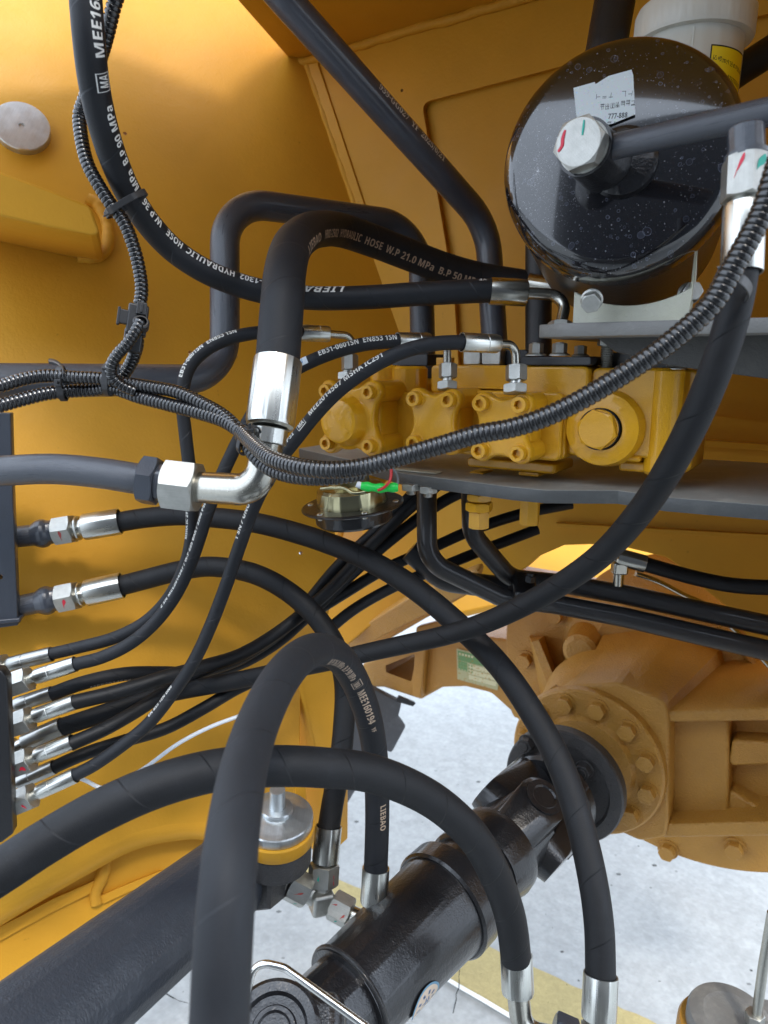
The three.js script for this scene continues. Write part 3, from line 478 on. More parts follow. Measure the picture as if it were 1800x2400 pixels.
{
  const T = new Thing('thin_hydraulic_hose', 'thin hose with a small blue and white brand tag near the valve', 'hose'), r = .0067;
  rubberHose(T, [[172, 1558, .735], [240, 1540, .735], [305, 1508, .735], [362, 1460, .735], [408, 1400, .732], [442, 1332, .73], [466, 1265, .725], [485, 1205, .72], [505, 1150, .716], [530, 1092, .712], [560, 1030, .708], [595, 965, .704], [640, 905, .70], [690, 867, .696], [740, 842, .694], [800, 820, .694], [860, 806, .696], [936, 799, .70]], r,
    (L) => printedRubber(L, r, [['EB31-0601SN  EN853 1SN', .426, .001, .0064, { ...W, fit: .078 }], ['WOJUN', .390, .001, .0062, { ...W, tagBack: 1, thin: 1, italic: true, fit: .020 }], ['2 SN MEE2014587 / W.P 225 BAR / 3260 PSI', .115, .003, .0045, W]]), { ref: [new V3(-.45, .4, .8), new V3(-.05, .5, .85)] });
  endKit(T, [20, 1607], [70, 1590], [84, 1586], [177, 1556], .735, [[1, M.red, .6, .1, .22, .6, 1.25]]);
  valveEnd(T, [931, 800, .70], [1006, 800, .715], [[1048, 800, .725], [1048, 862, .73]], [1050, 853, 886], [1048, 895, 914], .73); T.done();
}
{
  const T = new Thing('thin_hydraulic_hose', 'thin hose crossing in front of the others in one long slanted line to the valve', 'hose'), r = .0067;
  rubberHose(T, [[172, 1818, .735], [217, 1795, .735], [289, 1745, .737], [344, 1700, .74], [398, 1634, .74], [452, 1554, .735], [490, 1475, .728], [524, 1388, .72], [558, 1290, .712], [590, 1200, .704], [618, 1140, .695], [654, 1081, .685], [695, 1027, .675], [745, 965, .665], [799, 911, .655], [871, 860, .65], [944, 824, .645], [1016, 806, .645], [1088, 802, .65]], r,
    (L) => printedRubber(L, r, [['1 SN / UNO  W.P 225 BAR / 3260 PSI', .315, .003, .0055, { ...W, fit: .125 }], ['MA', .447, .002, .0055, { ...W, box: 1, fit: .008 }], ['MEE2014587 MSHA IC291', .463, .002, .0062, { ...W, fit: .088 }], ['EN 853 1SN DN6', .10, .003, .004, W]]), { ref: [new V3(-.45, .4, .8), new V3(-.15, .55, .8)] });
  endKit(T, [30, 1884], [78, 1864], [90, 1857], [177, 1817], .735, [[0, M.red, .7, .1, .5, .1, .3]]);
  valveEnd(T, [1082, 802, .65], [1168, 806, .665], [[1208, 808, .675], [1210, 870, .68]], [1210, 856, 892], [1207, 901, 922], .68, .018); T.done();
}
const dark = (label, list, r, ends) => { const T = new Thing('thin_hydraulic_hose', label, 'hose'); rubberHose(T, list, r, M.rubberFine); if (ends) ends(T); return T.done(); };
{
  const T = new Thing('thin_hydraulic_hose', 'third hose of the stack, worn upside-down print along its lower edge', 'hose'), r = .0078;
  rubberHose(T, [[118, 1628, .77], [190, 1602, .78], [290, 1580, .80], [380, 1577, .83], [470, 1578, .85], [560, 1556, .875], [650, 1505, .895], [740, 1425, .91], [830, 1340, .925], [920, 1262, .935], [1040, 1175, .945], [1160, 1120, .95]], r, (L) => printedRubber(L, r, [['MEE2014557 / 3260 PSI', .04, -.002, .0055, { color: '#8e8f90' }], ['MA', .115, -.002, .006, { color: '#a0a2a3', box: 1 }]]), { ref: [new V3(.1, -.5, .8), new V3(.1, -.3, .9)] });
  endKit(T, [-8, 1668], [22, 1658], [38, 1652], [122, 1625], .77, [], 1); T.done();
}
dark('fourth hose of the stack, running under the thick loop up to the plate', [[170, 1647, .735], [250, 1628, .745], [330, 1605, .76], [400, 1583, .775], [480, 1561, .80], [560, 1536, .83], [640, 1490, .86], [716, 1432, .88], [790, 1366, .895], [860, 1288, .91], [950, 1200, .92], [1040, 1125, .93]], .0078, (T) => endKit(T, [22, 1702], [72, 1684], [82, 1678], [175, 1645], .735, [[1, M.red, .5, .4, .4, .5, .5], [2, M.green, .55, .2, .3, .6, .6]]));
dark('hose from the third big nut of the stack, fanning up under the plate', [[165, 1744, .735], [250, 1706, .75], [330, 1660, .775], [400, 1613, .80], [470, 1577, .825], [560, 1545, .86], [680, 1470, .90], [800, 1395, .925], [900, 1335, .935], [1000, 1290, .945], [1100, 1245, .95], [1220, 1205, .955], [1340, 1180, .955]], .0075, (T) => endKit(T, [24, 1797], [74, 1778], [86, 1771], [170, 1738], .735, [[0, M.red, .72, .1, .45, .28, .4]]));
dark('lowest dark hose of the fan, emerging behind the front sleeves of the stack', [[122, 1800, .77], [200, 1766, .78], [290, 1737, .79], [390, 1706, .80], [470, 1664, .81], [550, 1617, .83], [640, 1572, .85], [740, 1500, .88], [830, 1428, .905], [930, 1372, .925], [1020, 1335, .935], [1130, 1290, .945], [1260, 1240, .95]], .0072, (T) => endKit(T, [0, 1852], [24, 1842], [44, 1834], [128, 1797], .77, [], 1));
dark('slanting black hose that passes behind the horn and joins the dark bundle', [[700, 1440, .905], [790, 1330, .915], [880, 1245, .925], [975, 1150, .93], [1010, 1110, .935]], .0078);
solo('cable', 'thin pale grey cable looping along the side panel under the connector stack', 'cable', sweep(smooth([[170, 1818, .80], [202, 1830, .80], [232, 1845, .80], [252, 1846, .80], [284, 1832, .80], [336, 1802, .80], [416, 1744, .805], [488, 1706, .81], [556, 1680, .815], [640, 1655, .82]]), .0023, { cap: true, seg: 12 }), M.white);

// ---------- ribbed conduits ----------
const conduit = (label, list, r, pitch) => solo('ribbed_conduit', label, 'conduit', corrugate(list, r, pitch), M.conduit);
conduit('long shiny ribbed conduit sagging across the valve and climbing past the black tank', [[566, 1012, .588], [582, 1030, .575], [606, 1052, .555], [640, 1076, .535], [708, 1095, .515], [781, 1101, .505], [853, 1094, .50], [925, 1075, .49], [1034, 1043, .478], [1124, 1017, .466], [1200, 1003, .457], [1272, 980, .449], [1345, 946, .44], [1417, 905, .431], [1489, 859, .422], [1562, 808, .413], [1634, 748, .405], [1676, 702, .40], [1702, 655, .397], [1726, 612, .394], [1757, 556, .391], [1785, 500, .388], [1806, 440, .385], [1840, 330, .38]], .0065);
conduit('ribbed conduit strand along the top of the harness that ends behind the sagging conduit', [[-70, 918, .60], [0, 905, .612], [54, 889, .62], [108, 881, .625], [180, 885, .625], [240, 888, .624], [300, 899, .622], [362, 908, .618], [416, 919, .612], [470, 943, .605], [524, 974, .598], [558, 1008, .59], [584, 1052, .585], [620, 1092, .58], [670, 1114, .57], [745, 1122, .56], [800, 1118, .56], [850, 1110, .57]], .0058);
conduit('lower ribbed conduit strand of the harness lying under its twin', [[-70, 972, .60], [0, 951, .612], [54, 936, .62], [108, 923, .628], [163, 917, .634], [217, 914, .636], [262, 910, .632], [325, 930, .624], [398, 949, .616], [470, 968, .606], [524, 986, .597], [566, 1012, .588]], .0061);
conduit('ribbed conduit hanging beside the printed hose down to the clip', [[292, -60, .53], [268, 10, .535], [252, 75, .545], [240, 118, .555], [215, 190, .575], [196, 240, .585], [187, 270, .59], [192, 330, .59], [206, 385, .59], [232, 435, .592], [262, 482, .596], [290, 520, .60], [312, 575, .605], [326, 630, .61], [332, 680, .612], [326, 722, .612], [318, 762, .612], [322, 800, .615], [316, 828, .622], [303, 858, .628], [285, 882, .632], [262, 900, .634], [236, 906, .634]], .0057);
conduit('short ribbed conduit loop dropping from the clip into the harness knot', [[330, 752, .598], [318, 776, .596], [298, 806, .597], [276, 830, .60], [262, 854, .604], [262, 880, .61], [284, 902, .615], [318, 918, .618]], .0050);
// ---------- ties, clips ----------
function tie(label, c, dir, r, w, headRef, o = {}) {      // a strap loop round a bundle with a square head and a cut tail
  const T = new Thing('cable_tie', label, 'cable tie'), ctr = c.isVector3 ? c : PL(c), q = QY(dir);
  const ring = new THREE.Shape(); ring.absellipse(0, 0, r * (o.ex || 1) + .0008, r + .0008, 0, 2 * Math.PI); const h = new THREE.Path(); h.absellipse(0, 0, r * (o.ex || 1), r, 0, 2 * Math.PI, true); ring.holes.push(h);
  const g = new THREE.ExtrudeGeometry(ring, { depth: w, bevelEnabled: true, bevelSize: .0002, bevelThickness: .0002, bevelSegments: 1, curveSegments: 40 }).translate(0, 0, -w / 2).rotateX(-Math.PI / 2);
  const sp = o.long ? spinTo(dir, o.long, Math.PI / 2) : 0, hd = headRef.clone().applyQuaternion(q.clone().invert()), ha = Math.atan2(hd.x, hd.z), hr = o.hr || r + .002;
  T.part('strap', put(boxUV(toCreasedNormals(clean(g), .5)), ctr, dir, sp), o.mat || M.tie);
  const head = join(rbox(w * 1.35, w * 1.3, .0042, .0007), rbox(w * .5, .0012, .0075, .0004).translate(0, w * .3, .0028)).translate(0, 0, hr).rotateY(ha);
  T.part('head', put(head, ctr, dir), o.mat || M.tie); T.done();
}
const dirP = (a, b) => PL(b).sub(PL(a)).normalize();
tie('black cable tie strapping the hanging conduit to the printed hose', [295, 478, .60], dirP([268, 440, .60], [318, 520, .61]), .0118, .0047, new V3(-.8, -.3, .6), { ex: 1.65, long: new V3(1, .55, 0), hr: .0165 });
tie('black cable tie round both harness strands near the photo edge', [146, 899, .63], dirP([108, 900, .63], [186, 899, .63]), .0075, .0046, new V3(.1, .1, 1), { ex: 1.95, long: Y, hr: .008 });
tie('black cable tie at the knot where the conduit loop joins the harness', [259, 884, .618], new V3(.9, -.2, .1).normalize(), .0098, .005, new V3(-.1, .75, .7), { ex: 1.6, long: Y });
tie('black cable tie pinching the harness just behind the big silver ferrule', [583, 1032, .585], dirP([558, 1008, .59], [612, 1060, .56]), .0074, .005, new V3(.5, .35, .8), { ex: 1.7, long: new V3(.7, 1, 0) });
tie('grey cable tie holding the climbing conduit to the hose below the tank', [1716, 672, .415], dirP([1690, 720, .40], [1735, 610, .40]), .0092, .0052, new V3(-.8, .1, .6), { ex: 1.6, long: new V3(.8, .5, -.7), mat: mat(lin(.06, .06, .06), .42), hr: .0135 });
solo('cable_tie', 'flat black strap end slung over the grey pipe above the harness', 'cable tie', sweep(smooth([[150, 880, .618], [148, 868, .622], [140, 856, .640], [128, 849, .66], [116, 847, .69]], .002), .0028, { cap: true, seg: 12, wob: (s, a) => 1 - .7 * Math.abs(Math.sin(a)) }), M.tie);
{ // connector clip
  const T = new Thing('conduit_clip', 'black plastic branch clip where the hanging conduit splits', 'clip'), f = frame(P(320, 752, .605), EYE.clone().sub(P(320, 752, .605)).setY(.1), new V3(.2, 1, 0));
  T.part('shell', onF(rbox(.0165, .026, .014, .002), f, .0005, .001, -.003), M.tie); T.part('latch', join(onF(rbox(.008, .0105, .004, .0008), f, .003, .010, .005), onF(rbox(.0022, .007, .0015, .0003), f, .003, .010, .0075)), M.tie);
  T.part('side_tab', join(onF(rbox(.008, .012, .005, .0008), f, -.011, .001, .001), onF(rbox(.0022, .015, .006, .0006), f, -.0145, .001, .001)), M.tie);
  T.part('skirt', onF(rbox(.015, .019, .010, .0015), f, -.001, -.017, -.004), M.tie); T.part('port', onF(lathe([[.0046, 0], [.0068, 0], [.0068, .007], [.0058, .008], [.0046, .008]]).rotateX(1.1), f, .004, -.005, .003), M.tie); T.done();
}
// ---------- left edge: bracket bar and connector plate ----------
{
  const T = new Thing('bracket_bar', 'dark slate upright bracket bar at the photo edge behind the pipes', 'bracket'), f = frame(P(10, 1230, .83), U.clone().multiplyScalar(.25).add(new V3(0, 0, 1)));
  T.part('bar', plateOn(f, [[-200, 965], [24, 968], [30, 1180], [42, 1466], [-200, 1500]], .012, .002, .001, [roundHole(f, 0, 1352, .004)]), M.slate); T.part('foot', plateOn(frame(f.o.clone().addScaledVector(f.n, .004), f.n), [[-200, 1470], [46, 1450], [47, 1458], [-200, 1486]], .02, .001, .001), M.slate); T.done();
}
{
  const T = new Thing('connector_plate', 'thick dark grey plate at the photo edge that holds the stacked hose ends', 'bracket'), f = frame(P(10, 1780, .70), new V3(.15, 0, 1));
  T.part('plate', plateOn(f, [[-220, 1560], [2, 1572], [16, 1592], [30, 1955], [4, 1975], [-220, 2040]], .014, [.001, .004, .006, .003, .003, .001], .0015), M.satin); T.done();
}
// ---------- valve table ----------
const plateY = P(1278, 1150, .70).y, tablePl = plane(new V3(0, plateY, 0), Y);
{
  const T = new Thing('mounting_plate', 'thick grey steel plate with chamfered corner carrying the yellow valve', 'plate');
  const top = (x, y) => { const q = hit(tablePl, x, y); return new V2(q.x, -q.z); };
  const list = [top(700, 1052), top(860, 1088), top(945, 1111), top(1200, 1143), top(1278, 1150), top(1450, 1151), top(1562, 1167), top(1900, 1194)];
  const back = (p, k) => new V2(p.x + Math.sin(YAW) * k, p.y + Math.cos(YAW) * k);
  const last = list[list.length - 1], s = roundPoly([...list, back(last, .3), back(list[0], .16)], .002), hc = top(1218, 1136), h = new THREE.Path(); h.absarc(hc.x, hc.y, .006, 0, 2 * Math.PI, true); s.holes.push(h);
  const g = boxUV(toCreasedNormals(clean(new THREE.ExtrudeGeometry(s, { depth: .0115, bevelEnabled: true, bevelSize: .0007, bevelThickness: .0007, bevelOffset: -.0007, bevelSegments: 2 }).rotateX(-Math.PI / 2).translate(0, plateY - .0122, 0)), .5));
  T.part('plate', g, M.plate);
  const g2 = boxUV(clean(new THREE.ExtrudeGeometry(roundPoly([...list.map((q) => q.clone().add(new V2(0, .0012))), back(last, .3), back(list[0], .16)], .002), { depth: .0009, bevelEnabled: false }).rotateX(-Math.PI / 2).translate(0, plateY - .0004, 0))); T.part('lit_top_layer', g2, M.plateLitTop);  // lighter layer stands in for light on the top face
  T.part('shim', inFrame(extrude(roundPoly([new V2(-.04, -.008), new V2(.045, -.008), new V2(.045, .008), new V2(-.04, .008)], .002), .0012, .0002), frame(hit(tablePl, 950, 1104).add(new V3(0, .0024, 0)), Y, N.clone().negate())), M.cream);
  for (const [x, y, d, r] of [[964, 1140, .80, .011], [1004, 1146, .79, .010]]) { const c = P(x, y - 8, d); T.part('bolt', join(put(hexNut(r * 1.9, .008), c, new V3(0, -1, 0)), put(disc(r * .5, .005), c.clone().add(new V3(0, -.008, 0)), new V3(0, -1, 0))), M.nut); }
  T.done();
}
// ---------- yellow control valve ----------
{
  const T = new Thing('control_valve', 'yellow cast control valve block with three bolted square caps and a big plug', 'valve');
  const O = frame(P(1175, 1000, .70), N), at2 = (x, y) => fr2(O, x, y);
  const bolt = socketBolt(.0078, .0085), bq = new THREE.Quaternion().setFromRotationMatrix(O.m), QN = bq;
  const capShape = (c, bx, by, lob, waist) => { const s = new THREE.Shape(), cs = [[1, 1], [-1, 1], [-1, -1], [1, -1]]; cs.forEach(([sx, sy], i) => { const x = c.x + sx * bx, y = c.y + sy * by, a0 = Math.atan2(sy, sx), a1 = a0 - 1.9 * 1.0, a2 = a0 + 1.9; const p = new V2(x + Math.cos(a1 + .35) * lob, y + Math.sin(a1 + .35) * lob); if (!i) s.moveTo(p.x, p.y); else { const mx = i % 2 ? c.x : c.x + (i === 2 ? -1 : 1) * (bx + waist), my = i % 2 ? c.y + (i === 1 ? 1 : -1) * (by + waist) : c.y; s.quadraticCurveTo(mx, my, p.x, p.y); } s.absarc(x, y, lob, a1 + .35, a2 - .35, false); }); const x0 = c.x + bx + Math.cos(Math.atan2(1, 1) - 1.55) * lob, y0 = c.y + by + Math.sin(Math.atan2(1, 1) - 1.55) * lob; s.quadraticCurveTo(c.x + bx + waist, c.y, x0, y0); s.closePath(); return s; };
  const cap = (cx, cy, bx, by, lob, waist, nFace, body, big) => {
    const k = at2(cx, cy), f = frame(inF(O, 0, 0, nFace), N), c = fr2(f, cx, cy);
    const m = T.part('end_cap', inFrame(extrude(capShape(c, bx, by, lob, waist), .013, .0028, { bs: 4 }), f), M.valve);
    T.part('spool_housing', onF(extrude(roundPoly([new V2(-bx * .86 - lob * .7, -by - lob * .3), new V2(bx * .86 + lob * .7, -by - lob * .3), new V2(bx * .86 + lob * .7, by + lob * .45), new V2(-bx * .86 - lob * .7, by + lob * .45)], .012), body, .004), f, c.x, c.y, -.011), M.valve);
    for (const sy of [1, -1]) { const q = new THREE.CylinderGeometry(lob * .98, lob * .98, body, 28).rotateX(Math.PI / 2); T.part('bolt_column', onF(boxUV(toCreasedNormals(clean(q), .5)), f, c.x + bx, c.y + sy * by, -.011 - body / 2), M.valve); }
    for (const [sx, sy] of [[1, 1], [-1, 1], [-1, -1], [1, -1]]) { T.at('cap_bolt', bolt, M.valve, inF(f, c.x + sx * bx, c.y + sy * by, .0002), QN); }
    for (const [sx, sy] of [[1, 1], [-1, 1], [-1, -1], [1, -1]]) { T.part('boss', onF(disc(lob * .92, .0028, .001).rotateX(Math.PI / 2), f, c.x + sx * bx, c.y + sy * by, -.0022), M.valve); }
    return { f, c };
  };
  cap(1174, 1003, .0205, .0235, .0112, -.0005, 0, .075); cap(1014, 988, .0200, .0230, .0112, -.0005, .002, .095);
  const A = cap(819, 980, .0290, .0295, .0125, -.0035, .0, .125);
  T.part('round_cap', onF(lathe([[0, .019], [.019, .0185], [.0235, .016], [.0262, .010], [.029, .001], [.033, -.002], [.033, -.006], [0, -.006]], 48).rotateX(Math.PI / 2), A.f, A.c.x - .0045, A.c.y - .003, 0), M.valve);
  const B = (x0, y0, x1, y1, n, depth, r = .006, bev = .0025) => { const f = frame(inF(O, 0, 0, n), N), a = fr2(f, x0, y0), b = fr2(f, x1, y1); return inFrame(extrude(roundPoly([new V2(a.x, a.y), new V2(b.x, a.y), new V2(b.x, b.y), new V2(a.x, b.y)], r), depth, bev), f); };
  T.part('body', join(B(905, 918, 1322, 1078, -.048, .07), B(1095, 1072, 1300, 1112, -.062, .06, .004)), M.valve);
  T.part('flange', B(1060, 914, 1312, 1082, -.042, .016, .008), M.valve);
  T.part('upper_body', join(B(1010, 856, 1375, 930, -.062, .075, .005), B(1215, 858, 1376, 935, -.050, .075, .007)), M.valve);
  T.part('ledge', B(1045, 906, 1330, 916, -.054, .03, .002, .001), M.valve);
  const bossR = (x, y0, y1, n, r) => { const f = frame(inF(O, 0, 0, n), N), a = fr2(f, x, y0), b = fr2(f, x, y1); return put(lathe([[0, 0], [r - .003, 0], [r, .003], [r, a.y - b.y - .003], [r - .003, a.y - b.y], [0, a.y - b.y]]), inF(f, b.x, b.y, 0), Y); };
  T.part('port_boss', bossR(905, 856, 925, -.075, .019), M.valve); T.part('port_boss', bossR(960, 858, 925, -.075, .021), M.valve); T.part('pad', B(1022, 838, 1046, 862, -.075, .02, .001, .001), M.valve);
  // right section with the large plug
  T.part('end_section', join(B(1385, 862, 1572, 1078, -.06, .075, .01), B(1350, 1060, 1500, 1084, -.058, .05, .006), B(1546, 866, 1618, 1110, -.085, .07, .008)), M.valve);
  const pf = frame(inF(O, 0, 0, -.06), N), pc = fr2(pf, 1415, 1003);
  T.part('plug_boss', onF(lathe([[.0205, .0165], [.031, .0165], [.0352, .0145], [.0372, .008], [.039, -.006], [.02, -.006]], 56).rotateX(Math.PI / 2), pf, pc.x + .002, pc.y, 0), M.valve);
  T.part('boss_neck', B(1330, 930, 1432, 1075, -.058, .06, .012, .003), M.valve);
  T.part('plug_seat', onF(lathe([[.0193, .0168], [.0205, .0168], [.0206, .0135], [.0193, .0135]]).rotateX(Math.PI / 2), pf, pc.x, pc.y, 0), M.dark);
  T.part('hex_plug', onF(join(hexNut(.0345, .010), disc(.0192, .004).translate(0, -.002, 0)).rotateX(Math.PI / 2).rotateZ(.26), pf, pc.x, pc.y, .016), M.valve);
  const col = frame(inF(O, 0, 0, -.068), N), ca = fr2(col, 1545, 862), cb = fr2(col, 1545, 1112), ch = ca.y - cb.y;
  T.part('corner_column', put(lathe([[0, 0], [.0145, 0], [.0165, .003], [.0155, ch * .25], [.0155, ch - .003], [.0125, ch], [0, ch]], 36), inF(col, cb.x, cb.y, -.004), Y), M.valve);
  // flange plate with bolts, split clamps, studs on the top faces
  const F = (x0, y0, x1, y1, n, d, r = .003) => B(x0, y0, x1, y1, n, d, r, .0012);
  T.part('pad_flange', F(1222, 836, 1385, 857, -.048, .06), M.satin);
  const topBolt = (x, y, n, k = 1) => { const f = frame(inF(O, 0, 0, n), N), c = fr2(f, x, y), o = inF(f, c.x, c.y, 0); T.part('flange_bolt', join(put(lathe([[0, 0], [.0105 * k, 0], [.0105 * k, .0012], [.007 * k, .003], [0, .003]]), o, Y), put(hexNut(.0128 * k, .0105 * k), o.clone().add(new V3(0, .0018, 0)), Y, .3), put(disc(.0042 * k, .001, .0002), o.clone().add(new V3(0, .0122 * k, 0)), Y)), M.nut); };
  topBolt(1256, 834, -.055); topBolt(1311, 834, -.055); topBolt(1360, 836, -.085, .85);
  T.part('split_clamp', F(1086, 818, 1125, 855, -.075, .03), M.nut); T.part('split_clamp', F(1129, 818, 1172, 855, -.075, .03), M.nut);
  T.part('pipe_pad', join(F(918, 830, 1002, 858, -.11, .05), F(1170, 820, 1236, 856, -.09, .03)), M.satin);
  const sf = frame(inF(O, 0, 0, -.06), N), sc = fr2(sf, 1412, 862); const so = inF(sf, sc.x, sc.y, -.012);
  T.part('stud', join(sweep(Array.from({ length: 90 }, (_, i) => so.clone().add(new V3(0, i * .00028, 0))), (s) => .0058 + .0007 * Math.sin(s * 2 * Math.PI / .0017), { seg: 18, cap: true }), put(hexNut(.0175, .010), so.clone().add(new V3(0, .021, 0)), Y)), M.nut);
  T.part('port_flange', F(1432, 826, 1600, 864, -.085, .05), M.plate); topBolt(1580, 866, -.07, 1.0);
  T.part('lower_port', join(B(1100, 1105, 1130, 1118, -.07, .03, .002, .001), B(1215, 1105, 1262, 1118, -.07, .03, .002, .001), B(1450, 1080, 1560, 1112, -.07, .05, .004)), M.valve);
  T.done();
}
{ // drain fitting below the table
  const T = new Thing('drain_fitting', 'small orange yellow stack of hexagons hanging under the plate', 'fitting'), o = P(1124, 1150, .775), dn = new V3(0, -1, 0);
  T.part('locknut', put(hexNut(.0255, .008), o.clone().add(new V3(0, -.003, 0)), dn, .2), M.valve); T.part('hex_body', put(hexNut(.0265, .010), o.clone().add(new V3(0, -.0125, 0)), dn, .4), M.valve); T.part('hex_cap', put(hexNut(.0215, .019), o.clone().add(new V3(0, -.0225, 0)), dn, .1), M.valve); T.done();
}
solo('plug', 'short yellow plug under the plate beyond the hexagon stack', 'fitting', put(hexNut(.019, .03), P(1243, 1165, .76), new V3(0, -1, 0), .4), M.valve);

// ---------- horn ----------
{
  const T = new Thing('horn', 'round electric horn, gold zinc dome over a black rim, under the plate', 'horn'), o = P(828, 1196, .78), ax = new V3(-.10, 1, .06).normalize();
  T.part('dome', put(lathe([[0, .042], [.019, .042], [.0212, .040], [.0215, .031], [.026, .0295], [.034, .028], [.0372, .025], [.039, .012], [.039, .008], [0, .008]], 56), o, ax), M.goldZinc);
  T.part('rim', put(lathe([[0, .0085], [.0545, .0085], [.0562, .0075], [.0562, .0062], [.0545, .005], [.044, .004], [.0425, -.002], [.0420, -.010], [.039, -.013], [0, -.013]], 64), o, ax), M.gloss);
  const q = QY(ax); for (let i = 0; i < 6; i++) { const a = .3 + i * Math.PI / 3, p = new V3(Math.sin(a) * .0485, .008, Math.cos(a) * .0485).applyQuaternion(q).add(o); T.part('screw', put(lathe([[0, .0022], [.002, .002], [.0034, .001], [.0036, 0], [0, 0]], 16), p, ax), M.zinc); const p2 = new V3(Math.sin(a) * .0485, .0045, Math.cos(a) * .0485).applyQuaternion(q).add(o); T.part('rivet', put(lathe([[0, .003], [.0028, .0022], [.0034, 0], [0, 0]], 14), p2, ax.clone().negate()), M.zinc); }
  T.part('bracket_strip', put(sweep(smooth([new V3(-.030, .0315, .016), new V3(-.016, .0335, .026), new V3(-.004, .0325, .030), new V3(.004, .0275, .0335), new V3(.018, .0275, .034)], .002), .0022, { seg: 10, cap: true }), o, ax), M.goldZinc); T.done();
}
{
  const T = new Thing('wire_connector', 'bright green connector sleeve with one red and one grey wire at the horn', 'connector'), d = .715;
  T.part('sleeve', sweep(smooth([[846, 1139, d], [870, 1142, d], [890, 1144, d], [912, 1143, d], [933, 1142, d]], .002), (s, L) => .0040 + .0012 * Math.sin(s / L * 9) * Math.sin(s / L * 9), { cap: true, seg: 16 }), M.neon);
  T.part('terminal', sweep(smooth([[836, 1134, d], [848, 1139, d]], .002), .0034, { cap: true, seg: 10 }), M.white);
  T.part('red_wire', sweep(smooth([[915, 1088, d], [917, 1110, d - .004], [912, 1130, d - .007], [898, 1144, d - .007], [886, 1149, d - .004]], .002), .0015, { cap: true, seg: 10 }), M.wireRed);
  T.part('grey_wire', sweep(smooth([[915, 1092, d + .006], [928, 1108, d + .004], [933, 1124, d], [930, 1142, d - .002]], .002), .0013, { cap: true, seg: 10 }), M.wireGrey); T.done();
}
// ---------- bracket with the black tank ----------
const brY = P(1400, 784, .60).y;
{
  const T = new Thing('tank_bracket', 'grey steel shelf with a dark gusset below and a cream saddle upright for the tank', 'bracket');
  const pl = plane(new V3(0, brY, 0), Y), c = P(1275, 776, .665), S = (u, n) => { const q = c.clone().addScaledVector(U, u).addScaledVector(N, n); return new V2(q.x, -q.z); };
  const s = roundPoly([S(-.004, 0), S(.0, .012), S(.03, .026), S(.40, .026), S(.40, -.17), S(.0, -.17)], .004);
  T.part('shelf', boxUV(toCreasedNormals(clean(new THREE.ExtrudeGeometry(s, { depth: .010, bevelEnabled: true, bevelSize: .0008, bevelThickness: .0008, bevelOffset: -.0008, bevelSegments: 2 }).rotateX(-Math.PI / 2).translate(0, brY, 0)), .5)), M.bracketGrey);
  const gf = frame(c.clone().addScaledVector(N, -.03), N); T.part('gusset', plateOn(gf, [[1392, 786], [1440, 824], [1560, 856], [1800, 888], [1980, 905], [1980, 760], [1392, 775]], .012, .003, .001), M.gusset);
  const tf = frame(P(1462, 700, .615), N), a = fr2(tf, 1341, 772), b = fr2(tf, 1612, 772), t = fr2(tf, 1341, 655), hb0 = fr2(tf, 1478, 716), hub = new V2(hb0.x, hb0.y + .098);
  const sh = new THREE.Shape(); sh.moveTo(a.x, a.y); sh.lineTo(b.x, a.y); sh.lineTo(b.x, t.y + .02); const R = .098, y0 = t.y; sh.lineTo(b.x, t.y); for (let i = 0; i <= 20; i++) { const x = b.x + (a.x - b.x) * i / 20, dx = x - hub.x; sh.lineTo(x, Math.min(t.y, hub.y - Math.sqrt(Math.max(1e-6, R * R - dx * dx)) )); } sh.closePath();
  T.part('saddle', inFrame(extrude(sh, .012, .001), tf), M.cream);
  for (const [x, y, tx, ty] of [[1386, 706, .25, -.35], [1618, 686, .5, .1]]) { const p = P(x, y, .60), d = N.clone().addScaledVector(U, tx).addScaledVector(Y, ty).normalize(), st0 = p.clone().addScaledVector(d, -.012); T.part('bolt', join(put(hexNut(.0145, .0105), p.clone().addScaledVector(d, -.002), d, .4), put(lathe([[0, 0], [.0094, 0], [.0094, .0022], [.008, .0036], [0, .0036]]), p.clone().addScaledVector(d, -.0055), d), put(disc(.005, .012), st0, d)), M.nut); }
  T.done();
}
